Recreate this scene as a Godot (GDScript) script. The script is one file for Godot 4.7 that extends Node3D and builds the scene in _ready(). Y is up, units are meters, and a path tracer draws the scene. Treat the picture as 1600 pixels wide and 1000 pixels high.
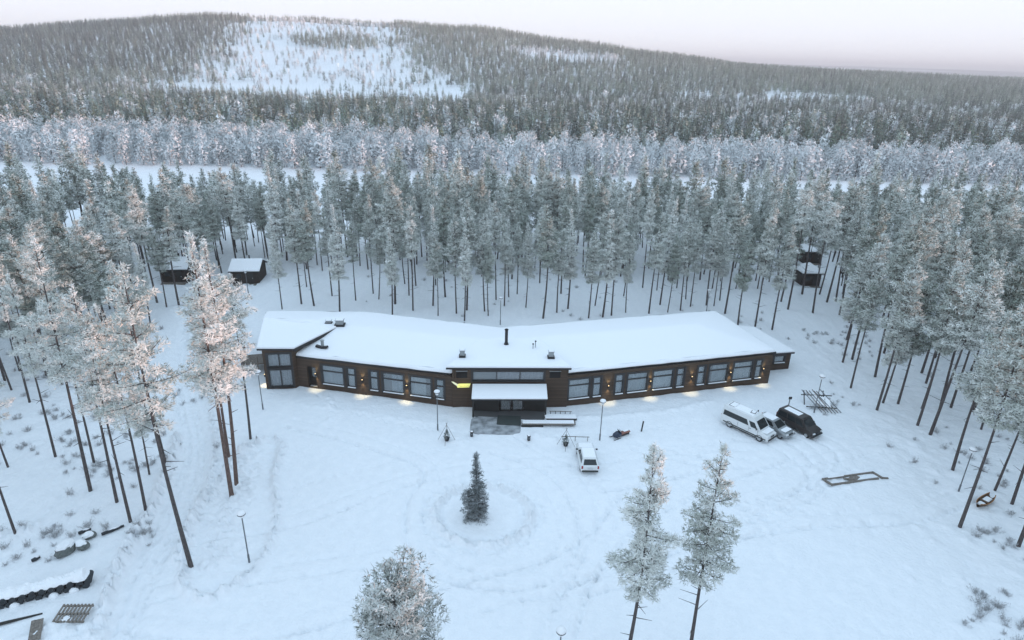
extends Node3D

const CAM_H := 34.0
var rng := RandomNumberGenerator.new()
var noise := FastNoiseLite.new()
var fine := FastNoiseLite.new()
var M := {}
var taken := {}

# ---------------------------------------------------------------- mesh collector
class MB:
	var v := PackedVector3Array()
	var n := PackedVector3Array()
	var c := PackedColorArray()
	var col := Color(1, 1, 1)
	func tri(a: Vector3, b: Vector3, d: Vector3) -> void:
		var k := (b - a).cross(d - a)
		if k.length_squared() < 1e-14:
			return
		k = k.normalized()
		v.append(a); v.append(d); v.append(b)
		n.append(k); n.append(k); n.append(k)
		c.append(col); c.append(col); c.append(col)
	func leaf(a: Vector3, b: Vector3, d: Vector3, to: Vector3) -> void:
		# a needle spray: one face that shades with its tuft
		var k := (b - a).cross(d - a)
		if k.length_squared() < 1e-14:
			return
		k = k.normalized()
		var s := k.dot(to) < 0.0
		var m := ((-k if s else k) * 0.45 + to).normalized()
		v.append(a); v.append(b if s else d); v.append(d if s else b)
		n.append(m); n.append(m); n.append(m)
		c.append(col); c.append(col); c.append(col)
	func quad(a: Vector3, b: Vector3, d: Vector3, e: Vector3) -> void:
		tri(a, b, d)
		tri(a, d, e)
	func smooth(a: Vector3, na: Vector3, b: Vector3, nb: Vector3, d: Vector3, nd: Vector3) -> void:
		v.append(a); v.append(d); v.append(b)
		n.append(na); n.append(nd); n.append(nb)
		c.append(col); c.append(col); c.append(col)
	func box(at: Vector3, size: Vector3, basis := Basis(), bevel := 0.0) -> void:
		var h := size * 0.5
		if bevel <= 0.0:
			var p := []
			for i in 8:
				p.append(at + basis * Vector3(h.x if i & 1 else -h.x, h.y if i & 2 else -h.y, h.z if i & 4 else -h.z))
			for f in [[0, 2, 3, 1], [4, 5, 7, 6], [0, 4, 6, 2], [1, 3, 7, 5], [0, 1, 5, 4], [2, 6, 7, 3]]:
				quad(p[f[0]], p[f[1]], p[f[2]], p[f[3]])
			return
		var q := [Vector2(-h.x + bevel, -h.z), Vector2(h.x - bevel, -h.z), Vector2(h.x, -h.z + bevel), Vector2(h.x, h.z - bevel), Vector2(h.x - bevel, h.z), Vector2(-h.x + bevel, h.z), Vector2(-h.x, h.z - bevel), Vector2(-h.x, -h.z + bevel)]
		var rings := []
		for r in [[-h.y, bevel], [-h.y + bevel, 0.0], [h.y - bevel, 0.0], [h.y, bevel]]:
			var ring := []
			for k in q:
				var s := Vector2((h.x - r[1]) / h.x, (h.z - r[1]) / h.z)
				ring.append(at + basis * Vector3(k.x * s.x, r[0], k.y * s.y))
			rings.append(ring)
		loft(rings, true, true)
	func loft(rings: Array, cap0: bool, cap1: bool) -> void:
		# rings run upwards, points counter-clockwise when seen from above turned about x: outward normals
		for i in rings.size() - 1:
			var a: Array = rings[i]
			var b: Array = rings[i + 1]
			for k in a.size():
				var j: int = (k + 1) % a.size()
				quad(a[k], b[k], b[j], a[j])
		if cap0:
			fan(rings[0], false)
		if cap1:
			fan(rings[-1], true)
	func fan(ring: Array, up: bool) -> void:
		for k in range(1, ring.size() - 1):
			if up:
				tri(ring[0], ring[k + 1], ring[k])
			else:
				tri(ring[0], ring[k], ring[k + 1])
	func tube(pts: Array, radii: Array, sides: int, cap := true) -> void:
		var rings := []
		var norms := []
		for i in pts.size():
			var d: Vector3 = (pts[min(i + 1, pts.size() - 1)] - pts[max(i - 1, 0)]).normalized()
			var s: Vector3 = d.cross(Vector3(0.31, 0.2, 1.0) if absf(d.z) < 0.9 else Vector3(1, 0.2, 0.1)).normalized()
			var t: Vector3 = s.cross(d)
			var ring := []
			var nn := []
			for k in sides:
				var a := TAU * k / sides
				var o: Vector3 = s * cos(a) + t * sin(a)
				ring.append(pts[i] + o * radii[i])
				nn.append(o)
			rings.append(ring); norms.append(nn)
		for i in rings.size() - 1:
			for k in sides:
				var j: int = (k + 1) % sides
				smooth(rings[i][k], norms[i][k], rings[i + 1][k], norms[i + 1][k], rings[i + 1][j], norms[i + 1][j])
				smooth(rings[i][k], norms[i][k], rings[i + 1][j], norms[i + 1][j], rings[i][j], norms[i][j])
		if cap:
			for k in range(1, sides - 1):
				tri(rings[-1][0], rings[-1][k + 1], rings[-1][k])
				tri(rings[0][0], rings[0][k], rings[0][k + 1])
	func ball(at: Vector3, r: Vector3, seg := 10, rows := 6) -> void:
		for i in rows:
			for k in seg:
				var q := []
				for w in [[i, k], [i + 1, k], [i + 1, k + 1], [i, k + 1]]:
					var th: float = PI * w[0] / rows
					var ph: float = TAU * w[1] / seg
					q.append(Vector3(sin(th) * cos(ph), cos(th), sin(th) * sin(ph)))
				smooth(at + q[0] * r, q[0], at + q[2] * r, q[2], at + q[1] * r, q[1])
				smooth(at + q[0] * r, q[0], at + q[3] * r, q[3], at + q[2] * r, q[2])
	func loft_flat(poly: Array, z0: float, z1: float) -> void:
		# an upright plate of that outline (x, y) between two depths
		var a := []
		var d := []
		for p in poly:
			a.append(Vector3(p.x, p.y, z0)); d.append(Vector3(p.x, p.y, z1))
		for k in poly.size():
			var j: int = (k + 1) % poly.size()
			quad(a[k], a[j], d[j], d[k])
		var t := Geometry2D.triangulate_polygon(PackedVector2Array(poly))
		for k in range(0, t.size(), 3):
			var i1: int = t[k + 1]
			var i2: int = t[k + 2]
			if (d[i1] - d[t[k]]).cross(d[i2] - d[t[k]]).z < 0.0:
				i1 = t[k + 2]; i2 = t[k + 1]
			tri(d[t[k]], d[i1], d[i2])
			tri(a[t[k]], a[i2], a[i1])
	func slab(top: Array, thick: float) -> void:
		var area := 0.0
		for k in top.size():
			var p0: Vector3 = top[k]
			var p1: Vector3 = top[(k + 1) % top.size()]
			area += p0.x * p1.z - p1.x * p0.z
		if area < 0.0:
			top = top.duplicate()
			top.reverse()
		var low := []
		for p in top:
			low.append(p - Vector3(0, thick, 0))
		loft([low, top], true, true)
	func mesh() -> ArrayMesh:
		var a := []
		a.resize(Mesh.ARRAY_MAX)
		a[Mesh.ARRAY_VERTEX] = v
		a[Mesh.ARRAY_NORMAL] = n
		a[Mesh.ARRAY_COLOR] = c
		var m := ArrayMesh.new()
		m.add_surface_from_arrays(Mesh.PRIMITIVE_TRIANGLES, a)
		return m

# ---------------------------------------------------------------- helpers
func srgb(r: float, g: float, b: float) -> Color:
	return Color(r, g, b).linear_to_srgb()

func mat(color: Color, rough := 0.8, metal := 0.0) -> StandardMaterial3D:
	var m := StandardMaterial3D.new()
	m.albedo_color = Color(color.r, color.g, color.b).linear_to_srgb()
	m.roughness = rough
	m.metallic = metal
	return m

func vmat(rough := 0.9) -> StandardMaterial3D:
	var m := StandardMaterial3D.new()
	m.vertex_color_use_as_albedo = true
	m.roughness = rough
	return m

func glow(color: Color, energy: float) -> StandardMaterial3D:
	var m := mat(color, 0.5)
	m.emission_enabled = true
	m.emission = color.linear_to_srgb()
	m.emission_energy_multiplier = energy
	return m

func noise_texture(size: int, freq: float, lo: Color, hi: Color, seed_: int, octaves := 4) -> ImageTexture:
	var f := FastNoiseLite.new()
	f.seed = seed_
	f.frequency = freq
	f.fractal_octaves = octaves
	var im := f.get_seamless_image(size, size)
	var outi := Image.create(size, size, false, Image.FORMAT_RGB8)
	for y in size:
		for x in size:
			outi.set_pixel(x, y, lo.lerp(hi, im.get_pixel(x, y).r).linear_to_srgb())
	return ImageTexture.create_from_image(outi)

func normal_texture(size: int, freq: float, strength: float, seed_: int) -> ImageTexture:
	var f := FastNoiseLite.new()
	f.seed = seed_
	f.frequency = freq
	f.fractal_octaves = 4
	var im := f.get_seamless_image(size, size)
	im.convert(Image.FORMAT_L8)
	im.bump_map_to_normal_map(strength)
	return ImageTexture.create_from_image(im)

func board_texture(base: Color, upright: bool, seed_: int) -> ImageTexture:
	# painted timber cladding: tone differs from board to board, fine grain, dark joints
	var r := RandomNumberGenerator.new()
	r.seed = seed_
	var im := Image.create(256, 256, false, Image.FORMAT_RGB8)
	var boards := 8
	for b in boards:
		var tone := r.randf_range(0.75, 1.3)
		for j in 32:
			var line := b * 32 + j
			var edge := 0.35 if j < 3 else 1.0
			for i in 256:
				var g := 1.0 + 0.22 * noise.get_noise_2d(i * 0.6 + b * 91.0, line * 9.0)
				var cc := Color(base.r, base.g, base.b) * tone * g * edge
				if upright:
					im.set_pixel(line, i, cc.linear_to_srgb())
				else:
					im.set_pixel(i, line, cc.linear_to_srgb())
	return ImageTexture.create_from_image(im)

func numbered(called: String) -> String:
	var k: int = taken.get(called, 0)
	taken[called] = k + 1
	return called if k == 0 else "%s_%03d" % [called, k]

func tag(o: Node, label: String, category: String, group := "", kind := "") -> void:
	if label: o.set_meta("label", label)
	if category: o.set_meta("category", category)
	if group: o.set_meta("group", group)
	if kind: o.set_meta("kind", kind)

func thing(called: String, label: String, category: String, at := Vector3.ZERO, turn := 0.0, group := "") -> Node3D:
	var o := Node3D.new()
	o.name = numbered(called)
	add_child(o, true)
	o.position = at
	o.rotation.y = turn
	tag(o, label, category, group)
	return o

func part(called: String, b: MB, m: Material, parent: Node) -> MeshInstance3D:
	return mpart(called, b.mesh(), m, parent)

func mpart(called: String, me: Mesh, m: Material, parent: Node) -> MeshInstance3D:
	var o := MeshInstance3D.new()
	o.name = called if parent != self else numbered(called)
	o.mesh = me
	o.material_override = m
	parent.add_child(o, true)
	return o

func boxpart(called: String, at: Vector3, size: Vector3, m: Material, parent: Node, basis := Basis(), bevel := 0.0) -> MeshInstance3D:
	var b := MB.new()
	b.box(at, size, basis, bevel)
	return part(called, b, m, parent)

func holder(called: String, parent: Node, at := Vector3.ZERO, turn := 0.0) -> Node3D:
	var o := Node3D.new()
	o.name = called
	parent.add_child(o, true)
	o.position = at
	o.rotation.y = turn
	return o

# ---------------------------------------------------------------- ground
var gx := PackedFloat32Array()
var gz := PackedFloat32Array()
var gh := PackedFloat32Array()
const RIDGE_X := [-3000.0, -1600.0, -900.0, -782.0, -670.0, -504.0, -394.0, -231.0, -68.0, 97.0, 209.0, 432.0, 655.0, 1000.0, 1600.0, 9000.0]
const RIDGE_H := [2.0, 10.0, 45.0, 58.0, 69.0, 82.0, 85.0, 79.0, 73.0, 54.0, 41.0, 26.0, 16.0, 8.0, 4.0, 2.0]

func table(xs: Array, ys: Array, x: float) -> float:
	if x <= xs[0]: return ys[0]
	for i in xs.size() - 1:
		if x < xs[i + 1]:
			var t: float = (x - xs[i]) / (xs[i + 1] - xs[i])
			t = t * t * (3.0 - 2.0 * t) * 0.5 + t * 0.5
			return lerpf(ys[i], ys[i + 1], t)
	return ys[-1]

func land(x: float, z: float) -> float:
	# the fell behind the forest, and low ridges on the far horizon
	var d := -z
	var h := 0.0
	if d > 300.0:
		h = table(RIDGE_X, RIDGE_H, x) * smoothstep(560.0, 1200.0, d) * (1.0 - 0.7 * smoothstep(1250.0, 2600.0, d))
		h += 6.0 * noise.get_noise_2d(x * 0.15, z * 0.15) * smoothstep(600.0, 1100.0, d)
		h += 46.0 * smoothstep(4200.0, 6500.0, d) * (0.75 + 0.6 * noise.get_noise_2d(x * 0.012 + 80.0, z * 0.004))
	# the frozen river lies a little lower than its banks
	var river := -200.0 - x * 0.02
	h -= 1.6 * exp(-pow((z - river) / 20.0, 4.0)) * smoothstep(20.0, -20.0, absf(x + 60.0) - 900.0)
	return h

func dist_to_path(p: Vector2, path: Array, closed := false) -> float:
	var best := 1e9
	var cnt := path.size() if closed else path.size() - 1
	for i in cnt:
		var q := Geometry2D.get_closest_point_to_segment(p, path[i], path[(i + 1) % path.size()])
		best = minf(best, p.distance_squared_to(q))
	return sqrt(best)

func spline(path: Array, steps := 5, closed := false) -> Array:
	var o := []
	var c := path.size()
	for i in (c if closed else c - 1):
		for s in steps:
			var t := float(s) / steps
			if closed:
				o.append(path[i].cubic_interpolate(path[(i + 1) % c], path[(i + c - 1) % c], path[(i + 2) % c], t))
			else:
				o.append(path[i].cubic_interpolate(path[i + 1], path[max(i - 1, 0)], path[min(i + 2, c - 1)], t))
	if not closed:
		o.append(path[-1])
	return o

func carve(path: Array, amp: float, width: float, rough := 0.35, closed := false) -> void:
	# a ridge (amp > 0) or a rut (amp < 0) along a path
	var lo := Vector2(1e9, 1e9)
	var hi := Vector2(-1e9, -1e9)
	for p in path:
		lo = lo.min(p); hi = hi.max(p)
	lo -= Vector2.ONE * width * 3.0
	hi += Vector2.ONE * width * 3.0
	for j in gz.size():
		if gz[j] < lo.y or gz[j] > hi.y: continue
		for i in gx.size():
			if gx[i] < lo.x or gx[i] > hi.x: continue
			var p := Vector2(gx[i], gz[j])
			var d := dist_to_path(p, path, closed)
			if d < width * 2.6:
				var k := 1.0 + rough * fine.get_noise_2d(p.x * 2.2, p.y * 2.2) * 2.0
				gh[j * gx.size() + i] += amp * k * exp(-d * d / (width * width))

func axis(lo: float, hi: float, step: float, far_lo: float, far_hi: float, growth: float) -> PackedFloat32Array:
	var a := []
	var s := step
	var x := lo
	while x > far_lo:
		s *= growth
		x -= s
		a.push_front(x)
	var k := int(round((hi - lo) / step))
	for i in k + 1:
		a.append(lo + i * step)
	s = step
	x = hi
	while x < far_hi:
		s *= growth
		x += s
		a.append(x)
	return PackedFloat32Array(a)

func cell(a: PackedFloat32Array, x: float) -> int:
	return clampi(a.bsearch(x) - 1, 0, a.size() - 2)

func ground_at(x: float, z: float) -> float:
	var i := cell(gx, x)
	var j := cell(gz, z)
	var u := clampf((x - gx[i]) / (gx[i + 1] - gx[i]), 0.0, 1.0)
	var w := clampf((z - gz[j]) / (gz[j + 1] - gz[j]), 0.0, 1.0)
	var k := gx.size()
	return lerpf(lerpf(gh[j * k + i], gh[j * k + i + 1], u), lerpf(gh[(j + 1) * k + i], gh[(j + 1) * k + i + 1], u), w)

func on_ground(x: float, z: float, lift := 0.0) -> Vector3:
	return Vector3(x, ground_at(x, z) + lift, z)

func v2s(a: Array) -> Array:
	var o := []
	for k in range(0, a.size(), 2):
		o.append(Vector2(a[k], a[k + 1]))
	return o

func build_ground() -> void:
	gx = axis(-44.0, 44.0, 0.2, -9000.0, 9000.0, 1.07)
	gz = axis(-64.0, -25.0, 0.2, -9500.0, 400.0, 1.06)
	var nx := gx.size()
	var nz := gz.size()
	gh.resize(nx * nz)
	for j in nz:
		for i in nx:
			var x := gx[i]
			var z := gz[j]
			var h := land(x, z)
			if z > -330.0:
				var wild := smoothstep(31.0, 42.0, absf(x + 2.0)) + smoothstep(-76.0, -84.0, z)
				h += 0.10 * noise.get_noise_2d(x * 7.0, z * 7.0) + 0.045 * fine.get_noise_2d(x * 0.8, z * 1.5)
				h += clampf(wild, 0.0, 1.0) * (0.22 * noise.get_noise_2d(x * 9.0 + 50.0, z * 9.0) + 0.1 * fine.get_noise_2d(x * 1.3 + 9.0, z * 1.3))
			gh[j * nx + i] = h
	# the drive at the left: ploughed bed, wheel ruts, banks thrown up beside it
	var drive := spline(v2s([-45.8, -85.0, -36.1, -62.2, -29.2, -50.0, -26.6, -41.1, -25.6, -34.3, -23.7, -27.0]))
	carve(drive, -0.34, 2.0, 0.1)
	for s in [-0.95, -0.35, 0.55, 1.15]:
		var rut := []
		for p in drive: rut.append(p + Vector2(s, 0.12 * s))
		carve(rut, -0.2, 0.2, 0.5)
	carve(spline(v2s([-31.5, -52.0, -29.7, -46.5, -28.5, -41.8, -27.7, -36.7, -26.8, -33.1, -24.9, -28.0])), 0.6, 0.5, 0.9)
	carve(spline(v2s([-21.5, -51.4, -20.0, -45.5, -18.3, -41.4, -17.5, -37.1, -18.2, -34.3, -19.7, -32.5, -21.6, -33.0, -22.8, -35.0, -24.4, -39.6, -24.5, -44.5, -24.0, -50.2]), 4, true), 0.45, 0.38, 0.9, true)
	carve(spline(v2s([-33.5, -62.0, -27.2, -50.5, -24.9, -42.0, -24.0, -36.0])), 0.4, 0.42, 0.9)
	carve(spline(v2s([-23.6, -49.0, -22.6, -45.0, -22.0, -40.0, -20.8, -36.0])), 0.24, 1.6, 0.9)
	# second track in the wood at the left edge
	for s in [0.0, 1.0, 2.3, 3.1]:
		carve(spline(v2s([-44.0 + s, -58.0, -41.0 + s, -50.0, -38.0 + s, -44.0, -37.5 + s, -40.0, -40.0 + s, -34.0])), -0.12, 0.26, 0.5)
	carve(spline(v2s([-41.5, -33.5, -39.0, -36.0, -36.6, -38.5])), 0.35, 0.9, 0.9)
	carve(spline(v2s([-30.0, -28.0, -28.0, -30.0, -26.9, -29.0])), 0.25, 0.8, 0.9)
	# ring ploughed round the spruce
	var ring := []
	for k in 40:
		var a := TAU * k / 40.0
		ring.append(Vector2(-1.9 + 3.9 * cos(a), -41.9 + 3.6 * sin(a)))
	carve(ring, 0.28, 0.3, 1.2, true)
	for s in [0.86, 1.13, 1.25]:
		var r2 := []
		for k in 40:
			var a := TAU * k / 40.0
			r2.append(Vector2(-1.9 + 3.9 * s * cos(a), -41.9 + 3.6 * s * sin(a)))
		carve(r2, -0.13, 0.2, 1.3, true)
	carve([Vector2(-2.3, -41.1), Vector2(-2.4, -41.1)], 0.2, 1.5, 0.2)
	# drift line in front of the right wing, path edges in front of the left wing
	carve(spline(v2s([5.5, -57.0, 11.0, -57.6, 17.0, -59.2, 22.0, -61.3])), 0.18, 0.5, 0.5)
	carve(spline(v2s([-24.0, -59.0, -18.0, -57.6, -11.0, -56.0, -6.5, -55.4])), 0.08, 0.6, 0.8)
	carve(spline(v2s([-19.5, -59.6, -18.6, -58.2, -18.0, -55.5])), 0.14, 0.5, 1.0)
	carve(spline(v2s([2.5, -53.4, 4.2, -52.8, 5.2, -52.6])), 0.22, 0.6, 0.6)
	carve(spline(v2s([-6.5, -53.2, -5.0, -52.4, -4.3, -52.0])), 0.16, 0.6, 0.6)
	# wheel tracks over the yard
	var r := RandomNumberGenerator.new()
	r.seed = 5
	var tracks := [[-26.0, -31.0, -16.0, -30.0, -5.0, -34.5, 4.0, -38.5, 9.0, -45.0], [-22.0, -55.0, -14.0, -52.0, -7.0, -48.0, -7.5, -42.0, -5.0, -36.0, 2.0, -35.0, 5.0, -40.0, 3.0, -47.0, -2.0, -50.0],
		[-24.0, -38.0, -16.0, -41.0, -9.0, -46.0, 0.0, -49.0, 8.0, -50.0, 16.0, -52.0, 24.0, -53.0], [3.0, -27.0, 6.0, -36.0, 12.0, -43.0, 20.0, -48.0, 27.0, -52.0], [12.0, -52.5, 19.0, -50.0, 26.0, -50.5, 36.0, -53.0],
		[-24.0, -33.0, -12.0, -36.0, -6.0, -37.0, 0.0, -34.0, 10.0, -36.0, 22.0, -43.0, 31.0, -50.0], [8.0, -46.0, 12.0, -47.0, 18.0, -50.0, 22.0, -55.0], [16.0, -40.0, 24.0, -42.0, 33.0, -43.0, 40.0, -46.0], [25.0, -54.4, 27.5, -51.0, 27.0, -46.0, 20.0, -41.0, 10.0, -36.0, -2.0, -31.0], [30.4, -55.2, 32.0, -51.5, 28.0, -46.5, 19.0, -43.0], [27.3, -54.9, 29.0, -51.0, 25.0, -45.0, 14.0, -40.0, 4.0, -33.0], [7.3, -47.0, 8.2, -42.0, 6.0, -36.0, 3.0, -30.0, 2.0, -24.5]]
	for t in tracks:
		var mid := spline(v2s(t), 6)
		for s in [-0.78, -0.7, 0.72]:
			var path := []
			for k in mid.size():
				var d: Vector2 = (mid[min(k + 1, mid.size() - 1)] - mid[max(k - 1, 0)]).normalized()
				path.append(mid[k] + d.orthogonal() * s)
			carve(path, -r.randf_range(0.06, 0.13), 0.17, 0.7)
	for k in 60:   # footprints and scuffs: short dents
		var p := Vector2(r.randf_range(-14.0, 36.0), r.randf_range(-54.0, -26.0))
		var d := Vector2.from_angle(r.randf() * TAU)
		carve([p, p + d * r.randf_range(0.3, 2.5)], -r.randf_range(0.03, 0.07), r.randf_range(0.2, 0.35), 1.0)
	for path in [[0.6, -53.6, 3.5, -50.5, 6.3, -49.2], [-3.0, -53.5, -9.0, -54.5, -18.0, -58.0, -21.5, -61.2], [2.5, -53.2, 8.0, -54.6, 11.0, -54.6, 20.0, -57.5], [12.0, -53.0, 16.0, -52.0, 23.0, -54.0], [-5.0, -51.5, -12.0, -48.0, -19.0, -44.0]]:
		var line := spline(v2s(path), 10)
		for i in line.size() - 1:
			var seg: Vector2 = line[i + 1] - line[i]
			var cnt := int(seg.length() / 0.7) + 1
			for q in cnt:
				var p: Vector2 = line[i] + seg * (q / float(cnt)) + seg.normalized().orthogonal() * (0.16 if q % 2 else -0.16)
				carve([p, p + seg.normalized() * 0.16], -0.12, 0.13, 0.5)
	for k in 60:   # bumps of buried tufts at the wood's edge
		var side := 1.0 if r.randf() < 0.6 else -1.0
		var p := Vector2(side * r.randf_range(27.0, 42.0) + (0.0 if side > 0 else -4.0), r.randf_range(-56.0, -27.0))
		carve([p, p + Vector2(0.05, 0.0)], r.randf_range(0.06, 0.16), r.randf_range(0.25, 0.55), 0.8)
	# sheet
	var v := PackedVector3Array()
	var nn := PackedVector3Array()
	var cc := PackedColorArray()
	var idx := PackedInt32Array()
	v.resize(nx * nz); nn.resize(nx * nz); cc.resize(nx * nz)
	var snow := Color(0.87, 0.885, 0.90)
	var wood := Color(0.13, 0.15, 0.145)
	for j in nz:
		for i in nx:
			var k := j * nx + i
			v[k] = Vector3(gx[i], gh[k], gz[j])
			var i0 := maxi(i - 1, 0)
			var i1 := mini(i + 1, nx - 1)
			var j0 := maxi(j - 1, 0)
			var j1 := mini(j + 1, nz - 1)
			var dx := (gh[j * nx + i1] - gh[j * nx + i0]) / (gx[i1] - gx[i0])
			var dz := (gh[j1 * nx + i] - gh[j0 * nx + i]) / (gz[j1] - gz[j0])
			nn[k] = Vector3(-dx, 1.0, -dz).normalized()
			# far off, the forest floor is hidden by woods too small to tell apart
			var w := smoothstep(2300.0, 2900.0, Vector2(gx[i], gz[j]).length() + 300.0 * noise.get_noise_2d(gx[i] * 0.06, gz[j] * 0.06))
			w *= 1.0 - 0.75 * smoothstep(0.28, 0.4, noise.get_noise_2d(gx[i] * 0.03 + 300.0, gz[j] * 0.09))
			cc[k] = snow.lerp(wood, w)
	for j in nz - 1:
		for i in nx - 1:
			var a := j * nx + i
			idx.append_array(PackedInt32Array([a, a + 1, a + nx + 1, a, a + nx + 1, a + nx]))
	var arr := []
	arr.resize(Mesh.ARRAY_MAX)
	arr[Mesh.ARRAY_VERTEX] = v
	arr[Mesh.ARRAY_NORMAL] = nn
	arr[Mesh.ARRAY_COLOR] = cc
	arr[Mesh.ARRAY_INDEX] = idx
	var me := ArrayMesh.new()
	me.add_surface_from_arrays(Mesh.PRIMITIVE_TRIANGLES, arr)
	var o := mpart("snow_ground", me, M.ground, self)
	tag(o, "snow covered ground with plough ridges and wheel ruts", "ground", "", "structure")

# ---------------------------------------------------------------- trees
func tuft(b: MB, r: RandomNumberGenerator, at: Vector3, along: Vector3, k: int, length: float, width: float) -> void:
	for i in k:
		var d := (Vector3(r.randfn(), r.randfn() * 0.8, r.randfn()).normalized() + along * 0.55 + Vector3(0, 0.12, 0)).normalized()
		var s := d.cross(Vector3(r.randfn(), r.randfn(), r.randfn())).normalized() * width * r.randf_range(0.6, 1.2) * 0.5
		var l := length * r.randf_range(0.6, 1.25)
		var p := at + Vector3(r.randfn(), r.randfn(), r.randfn()) * length * 0.34
		b.leaf(p - s, p + s, p + d * l, ((p - at) / length * 0.35 + along * 0.6 + Vector3(0, 0.45, 0)).normalized())

func conifer(seed_: int, o: Dictionary) -> Array:
	# o: h, frac, w, frost, k, step, len, wide, kind; returns [trunk with limbs, crown]
	var r := RandomNumberGenerator.new()
	r.seed = seed_
	var t := MB.new()
	var b := MB.new()
	var h: float = o.h
	var cb: float = h * (1.0 - o.frac)
	var lean := Vector3(r.randfn(), 0, r.randfn()) * 0.28
	var bend := Vector3(r.randfn(), 0, r.randfn()) * 0.16
	var stem := func(y: float) -> Vector3:
		var u := y / h
		return Vector3(0, y, 0) + lean * u + bend * sin(u * PI)
	var pts := []
	var rad := []
	for i in 9:
		var u := i / 8.0
		pts.append(stem.call(u * h * 0.985 - (0.35 if i == 0 else 0.0)))
		rad.append(lerpf(o.r, 0.02, pow(u, 0.85)))
	t.tube(pts, rad, o.get("sides", 7), false)
	# dead snags on the bare stem
	if o.get("snags", 0) > 0:
		for i in o.snags:
			var y := r.randf_range(0.35, 0.98) * cb
			var a := r.randf() * TAU
			var p: Vector3 = stem.call(y)
			t.tube([p, p + Vector3(cos(a), r.randf_range(-0.3, 0.3), sin(a)) * r.randf_range(0.4, 1.1)], [0.03, 0.01], 3, false)
	var gap: float = o.get("whorl", 0.42)
	var y := cb
	var patch := r.randf() * 100.0
	while y < h:
		var u := (y - cb) / (h - cb)
		var prof: float
		match o.kind:
			"spire": prof = pow(1.0 - u, 0.85) * minf(1.0, 0.72 + 1.6 * u)
			"round": prof = sqrt(maxf(0.0, 1.0 - pow(u, 2.2))) * minf(1.0, 0.55 + 1.8 * u)
			"dome": prof = sqrt(maxf(0.0, 1.0 - pow(u, 4.0))) * minf(1.0, 0.6 + 1.5 * u)
			"spruce": prof = pow(1.0 - u, 0.9)
			_: prof = pow(1.0 - u, 0.6) * minf(1.0, 0.5 + 2.2 * u)
		prof = maxf(prof, 0.09)
		var cnt := r.randi_range(4, 6) if o.kind != "spruce" else r.randi_range(7, 9)
		var a0 := r.randf() * TAU
		for q in cnt:
			if r.randf() < o.get("miss", 0.1):
				continue
			var a := a0 + TAU * q / cnt + r.randf_range(-0.35, 0.35)
			var lobe := 1.0 + 0.3 * sin(a * 2.0 + patch) + 0.25 * sin(y * 1.9 + a + patch)
			var l: float = o.w * prof * lobe * r.randf_range(0.7, 1.15)
			var e: float = lerpf(o.get("droop", -0.1), o.get("lift", 0.85), pow(u, 1.3)) + r.randf_range(-0.2, 0.2)
			var d := Vector3(cos(a) * cos(e), sin(e), sin(a) * cos(e))
			var p0: Vector3 = stem.call(minf(y + r.randf_range(-0.15, 0.15), h))
			var tip := p0 + d * l + Vector3(0, 0.14 * l * l * 0.12, 0)
			if o.get("limbs", true) and l > 0.35:
				t.tube([p0, p0.lerp(tip, 0.55) - Vector3(0, 0.05 * l, 0), tip], [0.04 * minf(1.0, l) * o.r / 0.16, 0.022, 0.008], 3, false)
			var side := d.cross(Vector3.UP).normalized()
			var coat := r.randfn() * 0.10      # some boughs carry more rime than others
			var s: float = o.get("inner", 0.3) * l
			while s < l:
				var f := s / l
				var spread: float = (0.10 + 0.30 * sin(f * PI)) * l * o.get("fan", 0.8)
				for w in ([-1.0, 0.0, 1.0] if l > 0.7 else [0.0]):
					var at: Vector3 = p0.lerp(tip, f) + side * (w * spread * r.randf_range(0.6, 1.2)) + Vector3(0, r.randf_range(-0.10, 0.12) - absf(w) * 0.06, 0)
					var fr: float = clampf(o.frost + coat + r.randfn() * 0.07, 0.03, 1.0)
					b.col = (o.green as Color).lerp(o.rime, fr)
					tuft(b, r, at, (d + side * w * 0.6).normalized(), o.k, o.len, o.wide)
				s += o.step * r.randf_range(0.7, 1.3)
		y += gap * r.randf_range(0.8, 1.2)
	var top: Vector3 = stem.call(h)
	b.col = (o.green as Color).lerp(o.rime, clampf(o.frost + 0.15, 0.0, 1.0))
	for i in 4:
		tuft(b, r, top - Vector3(0, 0.12 * i, 0), Vector3.UP, o.k, o.len, o.wide)
	return [t.mesh(), b.mesh()]

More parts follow.
